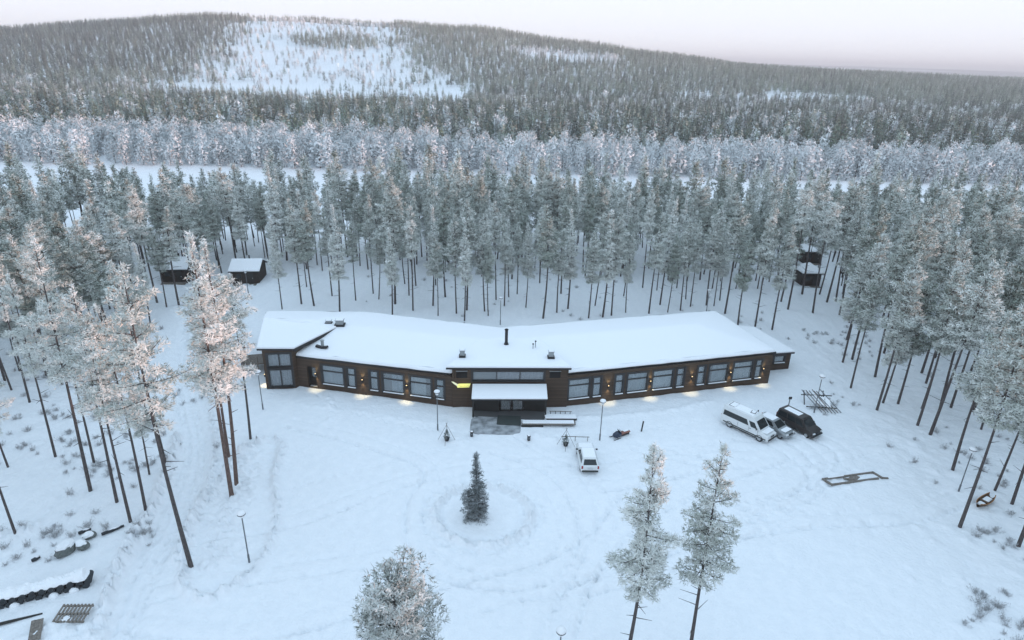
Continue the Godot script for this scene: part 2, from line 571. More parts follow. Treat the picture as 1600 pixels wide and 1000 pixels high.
func bushy(seed_: int, o: Dictionary) -> Array:
	# frosted birch or willow: several stems, fine twigs thick with rime
	var r := RandomNumberGenerator.new()
	r.seed = seed_
	var t := MB.new()
	var b := MB.new()
	for s in o.stems:
		var a := r.randf() * TAU
		var foot := Vector3(cos(a), 0, sin(a)) * 0.25
		var tip := Vector3(cos(a) * o.w * 0.45, o.h * r.randf_range(0.75, 0.98), sin(a) * o.w * 0.45)
		var mid := foot.lerp(tip, 0.5) + Vector3(r.randfn(), 0, r.randfn()) * 0.2
		t.tube([foot - Vector3(0, 0.3, 0), mid, tip], [0.09, 0.06, 0.015], 4, false)
		for q in o.twigs:
			var u := r.randf_range(o.get("low", 0.2), 1.0)
			var p := foot.lerp(mid, u * 2.0) if u < 0.5 else mid.lerp(tip, u * 2.0 - 1.0)
			var g := r.randf() * TAU
			var l: float = o.w * r.randf_range(0.25, 0.75) * (1.15 - 0.75 * u)
			var d := Vector3(cos(g), r.randf_range(0.25, 1.1), sin(g)).normalized()
			if o.get("limbs", false):
				t.tube([p, p + d * l], [0.025, 0.006], 3, false)
			var cl := clampi(int(l / o.step), 1, 8)
			for c in cl:
				b.col = (o.green as Color).lerp(o.rime, clampf(o.frost + r.randfn() * 0.14, 0.1, 1.0))
				tuft(b, r, p + d * l * (c + 1.0) / cl, d, o.k, o.len, o.wide)
	return [t.mesh(), b.mesh()]

func far_tree(seed_: int, h: float, w: float, bare: float, green: Color, rime: Color, frost: float, round_: bool, tiers := 9, per := 8) -> Mesh:
	# a whole tree of one or two hundred faces for the distance
	var r := RandomNumberGenerator.new()
	r.seed = seed_
	var b := MB.new()
	b.col = Color(0.09, 0.08, 0.075)
	b.tube([Vector3(0, -0.4, 0), Vector3(0, h * 0.9, 0)], [0.15, 0.03], 3, false)
	var lob := r.randf() * TAU
	for i in tiers:
		var u := i / float(tiers - 1)
		var y := lerpf(h * bare, h * 0.97, u)
		var rr := w * (sqrt(maxf(0.0, 1.0 - pow(u, 2.2))) * minf(1.0, 0.55 + u) if round_ else pow(1.0 - u, 0.8)) + 0.12
		for k in per:
			var a := TAU * (k + r.randf()) / per
			var o := Vector3(cos(a), 0, sin(a))
			var re := rr * r.randf_range(0.45, 1.05) * (1.0 + (0.25 * sin(a * 2.0 + lob + u * 5.0) if round_ else 0.0))
			var p := Vector3(0, y + r.randf_range(-0.5, 0.5) * h / tiers, 0) + o * re
			var size := rr * r.randf_range(0.35, 0.7) * 6.0 / per + 0.1
			b.col = green.lerp(rime, clampf(frost + r.randfn() * 0.06, 0.0, 1.0))
			var d1 := (Vector3(r.randfn(), r.randfn() * 0.5, r.randfn()).normalized() - o * 0.3)
			var d2 := (Vector3(r.randfn(), r.randfn() * 0.6, r.randfn()).normalized() + Vector3(0, 0.5, 0) - o * 0.4)
			b.leaf(p, p + d1 * size * 1.3, p + d2 * size * 1.5, (o + Vector3(0, 0.55, 0)).normalized())
	return b.mesh()

func scatter(called: String, label: String, category: String, me: Array, places: Array, parent_kind := "stuff") -> void:
	# places: [x, z, height factor, variant, tint]; one multimesh holder with a child for each variant
	var root := Node3D.new()
	root.name = numbered(called)
	add_child(root, true)
	tag(root, label, category, "", parent_kind)
	for v in me.size():
		var mine := places.filter(func(p): return p[3] == v)
		if mine.is_empty():
			continue
		var mm := MultiMesh.new()
		mm.transform_format = MultiMesh.TRANSFORM_3D
		mm.use_colors = true
		mm.mesh = me[v]
		mm.instance_count = mine.size()
		for i in mine.size():
			var p: Array = mine[i]
			var turn := Basis(Vector3.UP, fmod(p[0] * 12.9 + p[1] * 7.7, TAU)).scaled(Vector3(p[2] * (0.85 + 0.3 * fposmod(p[0] * 3.7, 1.0)), p[2], p[2] * (0.85 + 0.3 * fposmod(p[1] * 5.3, 1.0))))
			mm.set_instance_transform(i, Transform3D(turn, Vector3(p[0], ground_at(p[0], p[1]), p[1])))
			mm.set_instance_color(i, p[4])
		var o := MultiMeshInstance3D.new()
		o.name = "trees"
		o.multimesh = mm
		o.material_override = M.leaf
		o.set_meta("kind", "stuff")
		root.add_child(o, true)

func tree(called: String, label: String, group: String, kit: Array, at: Vector3, scale_: float, turn: float, wide := 1.0, category := "pine tree") -> Node3D:
	var o := thing(called, label, category, at, turn, group)
	o.scale = Vector3(scale_ * wide, scale_, scale_ * wide)
	mpart("trunk", kit[0], kit[2] if kit.size() > 2 else M.bark, o)
	mpart("crown", kit[1], M.leaf, o)
	return o

# ---------------------------------------------------------------- lodge
func wall_run(called: String, p0: Vector2, p1: Vector2, top: float, holes: Array, m: Material, parent: Node, thick := 0.24, low := -0.5, top1 := -1.0) -> MeshInstance3D:
	# a wall whose outer face runs from p0 to p1 (seen from outside left to right); holes: [u0, u1, v0, v1]
	if top1 < 0.0: top1 = top
	var len_ := p0.distance_to(p1)
	var u := (p1 - p0) / len_
	var inn := Vector2(u.y, -u.x)
	var b := MB.new()
	var P := func(a: float, y: float, d: float) -> Vector3:
		var q := p0 + u * a + inn * d
		return Vector3(q.x, y, q.y)
	var cuts := [0.0, len_]
	for hole in holes:
		cuts.append(hole[0]); cuts.append(hole[1])
	cuts.sort()
	for i in cuts.size() - 1:
		var a: float = cuts[i]
		var c: float = cuts[i + 1]
		if c - a < 0.001: continue
		var spans := [[low, -1.0]]
		for hole in holes:
			if hole[0] <= a + 0.001 and hole[1] >= c - 0.001:
				spans = [[low, hole[2]], [hole[3], -1.0]]
		for s in spans:
			var ta: float = lerpf(top, top1, a / len_) if s[1] < 0.0 else s[1]
			var tc: float = lerpf(top, top1, c / len_) if s[1] < 0.0 else s[1]
			var f := [P.call(a, s[0], 0.0), P.call(c, s[0], 0.0), P.call(c, tc, 0.0), P.call(a, ta, 0.0)]
			var k := [P.call(a, s[0], thick), P.call(c, s[0], thick), P.call(c, tc, thick), P.call(a, ta, thick)]
			b.quad(f[0], f[1], f[2], f[3])
			b.quad(k[1], k[0], k[3], k[2])
			b.quad(f[3], f[2], k[2], k[3])
			b.quad(f[1], f[0], k[0], k[1])
			b.quad(f[0], f[3], k[3], k[0])
			b.quad(f[2], f[1], k[1], k[2])
	return part(called, b, m, parent)

func window(parent: Node, p0: Vector2, p1: Vector2, hole: Array, rows: Array, cols: int, curtain: Material, snowy := true, cols_low := 0) -> void:
	# rows: heights of transoms as shares of the opening
	var u := (p1 - p0).normalized()
	var mid: Vector2 = p0 + u * ((hole[0] + hole[1]) * 0.5)
	var w: float = hole[1] - hole[0]
	var h: float = hole[3] - hole[2]
	var o := holder("window", parent, Vector3(mid.x, hole[2], mid.y), -u.angle())
	# own axes: x along the wall, z outwards
	var b := MB.new()
	var f := 0.09
	b.box(Vector3(-w / 2 + f / 2, h / 2, -0.06), Vector3(f, h, 0.16))
	b.box(Vector3(w / 2 - f / 2, h / 2, -0.06), Vector3(f, h, 0.16))
	b.box(Vector3(0, f / 2, -0.06), Vector3(w - 2 * f, f, 0.16))
	b.box(Vector3(0, h - f / 2, -0.06), Vector3(w - 2 * f, f, 0.16))
	for s in [-1.0, 1.0]:   # casing boards round the opening, proud of the cladding
		b.box(Vector3(s * (w / 2 + 0.07), h / 2, 0.018), Vector3(0.14, h + 0.28, 0.036))
	b.box(Vector3(0, h + 0.07, 0.018), Vector3(w, 0.14, 0.036))
	b.box(Vector3(0, -0.07, 0.018), Vector3(w, 0.14, 0.036))
	part("frame", b, M.frame, o)
	var ys := [f]
	for t in rows: ys.append(t * h)
	ys.append(h - f)
	for i in ys.size() - 1:
		if i > 0:
			boxpart("transom", Vector3(0, ys[i], -0.07), Vector3(w - 2 * f, 0.12, 0.12), M.frame, o)
		for c in cols:
			var cw := (w - 2 * f) / cols
			var x := -w / 2 + f + cw * (c + 0.5)
			if c > 0 and i == 0:
				boxpart("mullion", Vector3(x - cw / 2, h / 2, -0.065), Vector3(0.1, h - 2 * f, 0.12), M.frame, o)
			boxpart("pane", Vector3(x, (ys[i] + ys[i + 1]) / 2, -0.09), Vector3(cw - 0.02, ys[i + 1] - ys[i] - 0.02, 0.012), M.pane, o)
	# curtain hanging in folds behind the glass, drawn to a different width in each window; dim room behind
	var pull := 0.55 + 0.45 * absf(sin(mid.x * 12.7 + hole[2]))
	var from_left := sin(mid.x * 5.1) > 0.0
	var c0 := -w / 2 if from_left else w / 2 - w * pull
	var cb := MB.new()
	var folds := maxi(3, int(w * pull / 0.2))
	for i in folds:
		var x0 := lerpf(c0, c0 + w * pull, i / float(folds))
		var x1 := lerpf(c0, c0 + w * pull, (i + 1) / float(folds))
		var z0 := -0.30 + (0.03 if i % 2 else -0.03)
		var z1 := -0.30 + (-0.03 if i % 2 else 0.03)
		cb.quad(Vector3(x0, 0, z0), Vector3(x1, 0, z1), Vector3(x1, h, z1), Vector3(x0, h, z0))
	part("curtain", cb, curtain, o)
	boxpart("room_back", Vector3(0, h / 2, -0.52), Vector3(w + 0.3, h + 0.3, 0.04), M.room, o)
	boxpart("sill", Vector3(0, -0.02, 0.10), Vector3(w + 0.1, 0.04, 0.16), M.frame, o)
	if snowy:
		boxpart("sill_snow", Vector3(0.03, 0.04, 0.10), Vector3(w * 0.96, 0.08, 0.13), M.snow, o, Basis(), 0.02)

func snow_on(parent: Node, poly: Array, depth := 0.26, inset := 0.16, called := "snow_cover") -> void:
	var area := 0.0
	for k in poly.size():
		var p0: Vector3 = poly[k]
		var p1: Vector3 = poly[(k + 1) % poly.size()]
		area += p0.x * p1.z - p1.x * p0.z
	var q := poly.duplicate()
	if area < 0.0: q.reverse()
	var mid := Vector3.ZERO
	for p in q: mid += p / q.size()
	var rings := []
	for s in [[0.005, 0.02], [depth * 0.62, 0.0], [depth * 0.9, inset * 0.4], [depth, inset]]:
		var ring := []
		for k in q.size():
			# move each corner in along both its edges
			var a: Vector3 = (q[(k + 1) % q.size()] - q[k]).normalized()
			var c: Vector3 = (q[(k + q.size() - 1) % q.size()] - q[k]).normalized()
			ring.append(q[k] + (a + c) * s[1] + Vector3(0, s[0], 0))
		rings.append(ring)
	var b := MB.new()
	b.loft(rings, true, true)
	part(called, b, M.snow, parent)

func sconce(p0: Vector2, p1: Vector2, along: float, y: float, label: String) -> void:
	var u := (p1 - p0).normalized()
	var q := p0 + u * along
	var o := thing("wall_lamp", label, "wall lamp", Vector3(q.x, y, q.y), -u.angle(), "lit wall lamps along the lodge front")
	var b := MB.new()
	b.box(Vector3(0, 0, 0.015), Vector3(0.12, 0.22, 0.03))
	b.box(Vector3(0, 0, 0.06), Vector3(0.05, 0.05, 0.09))
	part("bracket", b, M.black, o)
	var c := MB.new()
	c.tube([Vector3(0, -0.15, 0.16), Vector3(0, 0.15, 0.16)], [0.065, 0.065], 10, false)
	part("housing", c, M.black, o)
	for s in [-1.0, 1.0]:
		var d := MB.new()
		d.tube([Vector3(0, s * 0.135, 0.16), Vector3(0, s * 0.145, 0.16)], [0.06, 0.06], 10)
		part("lamp_lens", d, M.warm, o)
		var l := SpotLight3D.new()
		l.name = "beam"
		o.add_child(l, true)
		l.position = Vector3(0, s * 0.17, 0.16)
		l.rotation.x = s * PI / 2
		l.light_color = Color(1.0, 0.90, 0.68)
		l.light_energy = LAMP_UP if s > 0 else LAMP_DOWN
		l.light_size = 0.06
		l.spot_angle = 38.0
		l.spot_angle_attenuation = 0.8
		l.spot_range = 12.0
		l.spot_attenuation = 2.0
		l.shadow_enabled = true

const LAMP_UP := 1.3
const LAMP_DOWN := 1.7

func v3(a: float, y: float, z: float) -> Vector3:
	return Vector3(a, y, z)

func build_lodge() -> void:
	var o := thing("lodge", "long dark timber lodge with angled wings and snow covered roof", "building")
	# front wall lines (x, z), seen from outside left to right
	var L0 := Vector2(-23.57, -62.47)
	var L1 := Vector2(-6.0, -58.81)
	var C0 := Vector2(-6.0, -58.70)
	var C1 := Vector2(6.0, -59.35)
	var R0 := Vector2(6.0, -59.52)
	var R1 := Vector2(29.82, -66.17)
	var lo := 2.795     # the left measurements start at the first window, this far along
	var ro := 0.31
	# left wing
	var left := []
	for w in [[0.4, 2.95], [3.35, 4.3], [5.95, 6.9], [7.4, 9.8], [10.45, 12.85], [13.35, 14.25]]:
		left.append([w[0] + lo, w[1] + lo, 0.72, 3.02])
	var entry := [1.45, 2.5, 0.05, 2.6]
	wall_run("wall", L0, L1, 3.52, left + [entry], M.clad, o)
	for k in left.size():
		window(o, L0, L1, left[k], [0.68] if k in [0, 3, 4] else [0.64], 1, [M.curtain, M.curtain_b, M.curtain_c][k % 3])
	var lu := (L1 - L0).normalized()
	var ep := L0 + lu * 1.975
	var d := holder("door", o, v3(ep.x, 0.05, ep.y), -lu.angle())
	boxpart("leaf", v3(0, 1.2, -0.6), v3(0.98, 2.4, 0.06), M.dark, d)
	boxpart("glazing", v3(0, 1.6, -0.562), v3(0.5, 1.1, 0.012), M.pane, d)
	boxpart("handle", v3(0.36, 1.05, -0.54), v3(0.03, 0.26, 0.05), M.metal, d)
	var jam := MB.new()
	for s in [-1.0, 1.0]: jam.box(v3(s * 0.56, 1.25, -0.43), v3(0.1, 2.5, 0.38))
	jam.box(v3(0, 2.56, -0.43), v3(1.22, 0.1, 0.38))
	part("door_recess", jam, M.dark, d)
	# right wing
	var right := []
	for w in [[-0.2, 2.2], [2.55, 3.5], [5.1, 6.05], [6.5, 8.9], [9.5, 11.95], [12.4, 13.35], [14.95, 15.9], [16.4, 18.75], [19.45, 21.95], [22.35, 23.2]]:
		right.append([w[0] + ro, w[1] + ro, 0.80, 3.12])
	wall_run("wall", R0, R1, 3.52, right, M.clad, o)
	for k in right.size():
		window(o, R0, R1, right[k], [0.68] if right[k][1] - right[k][0] > 1.5 else [0.64], 1, [M.curtain_b, M.curtain, M.curtain, M.curtain_c][k % 4])
	# end of the right wing, and the low annex set back beside it
	wall_run("wall", R1, Vector2(26.6, -77.9), 3.52, [], M.clad, o)
	var e0 := Vector2(30.75, -69.33)
	var e1 := Vector2(33.64, -69.95)
	wall_run("wall", e0, e1, 2.2, [[0.75, 2.2, 0.95, 1.88]], M.clad, o)
	window(o, e0, e1, [0.75, 2.2, 0.95, 1.88], [], 1, M.curtain_b)
	wall_run("wall", e1, Vector2(31.4, -76.8), 2.2, [], M.clad, o)
	wall_run("wall", Vector2(31.4, -76.8), Vector2(27.0, -77.8), 2.2, [], M.clad, o)
	var ax := [v3(30.45, 2.32, -69.05), v3(33.95, 2.32, -69.80), v3(31.6, 2.32, -77.05), v3(27.6, 2.32, -77.95)]
	var ab := MB.new()
	ab.slab(ax, 0.2)
	part("roof", ab, M.fascia, o)
	snow_on(o, ax, 0.2, 0.14)
	# rear walls
	wall_run("wall", Vector2(26.5, -78.2), Vector2(-1.2, -70.7), 3.5, [], M.clad, o)
	wall_run("wall", Vector2(-1.2, -70.7), Vector2(-18.0, -74.5), 3.5, [], M.clad, o)
	wall_run("wall", Vector2(-18.0, -74.5), Vector2(-30.2, -74.05), 3.5, [], M.clad, o)
	# raised middle
	var ch := [2.07, 9.5, 3.12, 4.22]
	var dh := [4.55, 7.45, 0.12, 2.2]
	var vents := [[0.42, 1.55, 3.42, 4.22], [10.05, 11.2, 3.42, 4.22]]
	wall_run("wall", C0, C1, 4.62, [ch] + vents, M.clad, o)
	window(o, C0, C1, ch, [], 3, M.curtain_d, false)
	var cu := (C1 - C0).normalized()
	for ve in vents:
		var q: Vector2 = C0 + cu * ((ve[0] + ve[1]) / 2)
		var g := holder("air_grille", o, v3(q.x, ve[2], q.y), -cu.angle())
		boxpart("backing", v3(0, 0.4, -0.16), v3(1.13, 0.8, 0.04), M.dark, g)
		for s in 6:
			boxpart("louvre", v3(0, 0.07 + s * 0.13, -0.07), v3(1.11, 0.03, 0.12), M.frame, g, Basis(Vector3.RIGHT, 0.6))
		boxpart("hood", v3(0, 0.85, 0.05), v3(1.2, 0.05, 0.16), M.metal, g)
	# cheeks of the raised middle
	wall_run("wall", Vector2(-3.6, -65.0), C0 + Vector2(0, -0.01), 4.62, [], M.clad, o, 0.2, 3.3)
	wall_run("wall", C1 + Vector2(0, -0.01), Vector2(3.3, -65.6), 4.62, [], M.clad, o, 0.2, 3.3)
	# tower at the left end
	var T0 := Vector2(-26.53, -61.53)
	var T1 := Vector2(-23.45, -61.98)
	var th := [[0.42, 2.88, 0.25, 2.32], [0.42, 2.88, 2.62, 4.2]]
	var tw := MB.new()
	wall_run("wall", T0, T1, 4.62, [[0.42, 2.88, 0.25, 4.2]], M.clad, o)
	var tu := (T1 - T0).normalized()
	var tq := T0 + tu * 1.65
	boxpart("wall_band", v3(tq.x, 2.47, tq.y) + v3(tu.y, 0, -tu.x) * 0.12, v3(2.46, 0.3, 0.22), M.clad, o, Basis(Vector3.UP, -tu.angle()))
	for k in th: window(o, T0, T1, k, [], 2, M.curtain_d, false)
	wall_run("wall", T1, Vector2(-20.75, -67.4), 4.62, [], M.clad, o, 0.2, 0.0)
	wall_run("wall", Vector2(-28.95, -69.75), T0, 4.62, [], M.clad, o, 0.2, -0.5)
	wall_run("wall", Vector2(-30.2, -74.05), Vector2(-28.95, -69.75), 3.5, [], M.clad, o, 0.2, -0.5, 4.45)
	# roofs: deck with dark fascia, snow lying on it
	var ry := 4.75
	var planes := [
		[v3(-23.75, 3.72, -62.42), v3(-6.3, 3.72, -59.12), v3(-1.0, ry, -65.03), v3(-22.49, ry, -69.1)],
		[v3(6.1, 3.72, -59.93), v3(30.3, 3.72, -66.61), v3(21.93, ry, -71.36), v3(-1.0, ry, -65.03)],
		[v3(30.3, 3.72, -66.61), v3(26.9, 3.72, -78.95), v3(21.93, ry, -71.36)],
		[v3(26.9, 3.72, -78.95), v3(-1.28, 3.72, -71.28), v3(-1.0, ry, -65.03), v3(21.93, ry, -71.36)],
		[v3(-1.28, 3.72, -71.28), v3(-18.0, 3.72, -75.1), v3(-22.49, ry, -69.1), v3(-1.0, ry, -65.03)],
		[v3(-18.0, 3.72, -75.1), v3(-31.0, 3.72, -74.6), v3(-29.46, ry, -69.9), v3(-22.49, ry, -69.1)]]
	for pl in planes:
		var b := MB.new()
		b.slab(pl, 0.24)
		var rf := part("roof", b, M.fascia, o)
	# one blanket of snow over the wings, its folds rounded along ridge and hip
	wing_snow(o, planes)
	var mid := [v3(-6.6, 4.72, -58.42), v3(6.25, 4.72, -59.08), v3(3.2, 4.83, -65.75), v3(-1.0, 4.85, -65.6), v3(-3.7, 4.83, -65.1)]
	var mb := MB.new()
	mb.slab(mid, 0.2)
	part("roof", mb, M.fascia, o)
	snow_on(o, mid, 0.24, 0.15)
	var tr := [v3(-27.07, 4.80, -61.55), v3(-23.15, 4.80, -61.78), v3(-20.2, 4.84, -67.6), v3(-20.5, 4.80, -69.2), v3(-29.35, 4.80, -69.8)]
	var tb := MB.new()
	tb.slab(tr, 0.2)
	part("roof", tb, M.fascia, o)
	snow_on(o, tr, 0.24, 0.15)
	var fb := MB.new()   # barge board along the step between tower roof and wing roof
	var g0 := v3(-23.1, 4.45, -61.80)
	var g1 := v3(-20.15, 4.48, -67.62)
	fb.quad(g0, g1, g1 + v3(0, 0.40, 0), g0 + v3(0, 0.40, 0))
	fb.quad(g1 + v3(-0.06, 0, 0), g0 + v3(-0.06, 0, 0), g0 + v3(-0.06, 0.4, 0), g1 + v3(-0.06, 0.4, 0))
	part("barge_board", fb, M.fascia, o)
	# canopy and entrance porch
	var can := [v3(-3.9, 2.75, -58.62), v3(3.75, 2.75, -59.03), v3(3.8, 2.30, -56.75), v3(-3.85, 2.30, -56.35)]
	var cb := MB.new()
	cb.slab(can, 0.16)
	part("canopy_roof", cb, M.fascia, o)
	snow_on(o, can, 0.16, 0.10)
	for p in [[-3.72, -56.75, 2.2], [3.66, -56.95, 2.2], [-3.72, -57.9, 2.4], [3.66, -58.2, 2.4]]:
		boxpart("post", v3(p[0], p[2] / 2 - 0.15, p[1]), v3(0.16, p[2] + 0.3, 0.16), M.dark, o, Basis(), 0.01)
	var porch := MB.new()
	porch.box(v3(-2.35, 1.1, -57.9), v3(2.6, 2.55, 0.08), Basis(Vector3.UP, -0.054))
	porch.box(v3(2.55, 1.1, -58.15), v3(2.2, 2.55, 0.08), Basis(Vector3.UP, -0.054))
	porch.box(v3(0.2, 2.2, -58.02), v3(2.5, 0.35, 0.08), Basis(Vector3.UP, -0.054))
	part("porch_wall", porch, M.dark, o)
	for s in [-1.0, 1.0]:
		var dr := holder("door", o, v3(0.2 + s * 0.62, 0.1, -58.03 - s * 0.034), 0.054)
		boxpart("leaf", v3(0, 1.0, 0), v3(1.2, 2.0, 0.05), M.frame, dr)
		boxpart("glazing", v3(0, 1.05, 0.034), v3(0.9, 1.6, 0.012), M.pane, dr)
		boxpart("handle", v3(-s * 0.5, 1.0, 0.06), v3(0.03, 0.5, 0.05), M.metal, dr)
	boxpart("porch_floor", v3(-0.05, 0.02, -57.6), v3(7.3, 0.2, 1.9), M.paving, o, Basis(Vector3.UP, -0.054))
	boxpart("doormat", v3(-0.05, 0.13, -56.15), v3(2.35, 0.05, 1.75), M.mat_dark, o, Basis(Vector3.UP, -0.03), 0.01)
	boxpart("step", v3(-0.05, 0.045, -56.15), v3(2.45, 0.11, 1.85), M.paving, o, Basis(Vector3.UP, -0.03))
	# ramp and rails to the right of the porch, snow lying on the boards
	for s in 3:
		boxpart("ramp_board", v3(3.95, 0.30 - 0.02 * s, -55.35 - s * 0.30), v3(5.4, 0.06, 0.26), M.planks, o, Basis(Vector3.UP, 0.04))
	boxpart("ramp_snow", v3(3.9, 0.36, -55.66), v3(5.2, 0.10, 0.62), M.snow, o, Basis(Vector3.UP, 0.04), 0.03)
	boxpart("ramp_beam", v3(2.3, 0.14, -55.12), v3(2.2, 0.22, 0.10), M.dark, o, Basis(Vector3.UP, 0.04))
	boxpart("ramp_beam", v3(5.3, 0.24, -56.42), v3(3.1, 0.16, 0.14), M.dark, o, Basis(Vector3.UP, 0.04))
	boxpart("ramp_snow", v3(5.2, 0.38, -56.75), v3(3.2, 0.14, 0.8), M.snow, o, Basis(Vector3.UP, 0.04), 0.04)
	for s in 5:
		boxpart("ramp_post", v3(4.2 + s * 0.5, 0.5, -57.15), v3(0.06, 0.5, 0.06), M.dark, o)
	boxpart("ramp_rail", v3(5.2, 0.72, -57.15), v3(2.3, 0.05, 0.06), M.planks, o)
	# small balcony with a railing on the left flank
	boxpart("balcony_floor", v3(-29.75, 1.0, -66.7), v3(2.4, 0.14, 2.6), M.planks, o, Basis(Vector3.UP, 0.25))
	for p in [[-30.6, -65.3], [-29.5, -65.0], [-31.2, -67.8], [-28.6, -64.8], [-30.9, -66.5]]:
		boxpart("balcony_post", v3(p[0], 1.0, p[1]), v3(0.1, 2.6, 0.1), M.planks, o)
	for y in [1.35, 1.62, 1.89, 2.16]:
		var rb := MB.new()
		rb.tube([v3(-28.5, y, -64.78), v3(-30.65, y, -65.3)], [0.05, 0.05], 4)
		rb.tube([v3(-30.65, y, -65.3), v3(-31.25, y, -67.85)], [0.05, 0.05], 4)
		part("balcony_rail", rb, M.planks, o)
	# things on the roof
	roof_pipe(v3(-0.56, 4.95, -63.9), 0.17, 1.75, "tall black flue pipe on the raised middle roof")
	roof_box(v3(-5.1, 4.9, -60.6), v3(0.62, 0.95, 0.6), "grey vent box near the left edge of the middle roof")
	roof_box(v3(4.2, 4.9, -60.9), v3(0.66, 0.95, 0.62), "grey vent box near the right edge of the middle roof")
	roof_box(v3(-19.9, 4.88, -68.2), v3(1.05, 0.85, 0.8), "largest vent box, at the top of the roof step")
	roof_box(v3(-21.3, 4.98, -68.6), v3(0.75, 0.45, 0.55), "low vent box on the tower roof beside a larger one")
	var wv := thing("roof_vent", "slim vent on a dark saddle low on the left wing roof", "vent", v3(-20.7, 4.16, -63.45), -0.19)
	var sb := MB.new()
	for k in 7:
		var a := -0.9 + k * 0.3
		sb.box(v3(sin(a) * 0.72, 0.12 + 0.16 * absf(sin(a)), 0.0), v3(0.24, 0.20, 0.34), Basis(Vector3.BACK, a * 0.4))
	part("saddle", sb, M.black, wv)
	boxpart("stack", v3(0.02, 0.45, -0.15), v3(0.26, 0.8, 0.26), M.galv, wv, Basis(), 0.02)
	boxpart("cap", v3(0.02, 0.9, -0.15), v3(0.36, 0.07, 0.36), M.galv, wv)
	for p in [[2.35, -63.0, 0.55], [2.62, -63.3, 0.75]]:
		var pp := thing("vent_pipe", "short of two thin vent pipes on the middle roof" if p[2] < 0.6 else "taller of two thin vent pipes on the middle roof", "vent pipe", v3(p[0], 4.98, p[1]))
		var pb := MB.new()
		pb.tube([v3(0, 0, 0), v3(0, p[2], 0)], [0.05, 0.05], 8)
		part("pipe", pb, M.galv, pp)
		var cp := MB.new()
		cp.tube([v3(0, p[2], 0), v3(0, p[2] + 0.1, 0)], [0.11, 0.08], 8)
		part("cap", cp, M.black, pp)
	# wall lamps
	var who := ["beside the tower's entrance", "between first and second window of the left wing", "between the two big windows of the left wing"]
	var ll := [lo - 0.3, lo + 5.14, lo + 10.15]
	for k in 3:
		sconce(L0, L1, ll[k], 1.75, "lit black wall lamp " + who[k])
	var wr := ["nearest the raised middle on the right wing", "second from the raised middle on the right wing", "in the middle of the right wing", "second from the outer corner of the right wing", "at the outer corner of the right wing"]
	var lr := [4.3, 9.22, 14.25, 19.1, 23.35]
	for k in 5:
		sconce(R0, R1, lr[k] + ro, 1.85, "lit black wall lamp " + wr[k])
	sconce(Vector2(-28.95, -69.75), T0, 7.6, 1.2, "lit black wall lamp round the tower's left corner")
	# illuminated sign: a pointing leaf and a slanted board of script
	var sq := C0 + cu * 0.95
	var sg := thing("lodge_sign", "lit yellow sign with a pointed swoosh on the lodge wall", "sign", v3(sq.x, 2.62, sq.y), -cu.angle())
	var bb := MB.new()
	bb.loft_flat([Vector2(-0.42, -0.26), Vector2(0.8, -0.22), Vector2(0.94, 0.20), Vector2(-0.30, 0.18), Vector2(-0.48, -0.03)], 0.05, 0.11)
	part("sign_board", bb, M.sign, sg)
	var sw := MB.new()
	sw.loft_flat([Vector2(-1.02, 0.44), Vector2(-0.84, 0.42), Vector2(-0.42, 0.17), Vector2(-0.32, 0.02), Vector2(-0.5, -0.02), Vector2(-0.78, 0.2)], 0.06, 0.16)
	part("swoosh", sw, M.sign_pale, sg)
	var stroke := MB.new()
	var px := -0.22
	for k in 9:
		var hh: float = [0.30, 0.18, 0.2, 0.16, 0.3, 0.18, 0.16, 0.26, 0.18][k]
		stroke.tube([v3(px, -0.16, 0.14), v3(px + 0.06, -0.16 + hh, 0.14), v3(px + 0.11, -0.14, 0.14)], [0.012, 0.014, 0.012], 4)
		px += 0.115
	part("lettering", stroke, M.sign_ink, sg)
	var al := OmniLight3D.new()
	al.name = "sign_glow"
	sg.add_child(al, true)
	al.position = v3(0.2, 0.0, 0.45)
	al.light_color = Color(1.0, 0.92, 0.45)
	al.light_energy = 0.12
	al.light_size = 0.25
	al.shadow_enabled = true

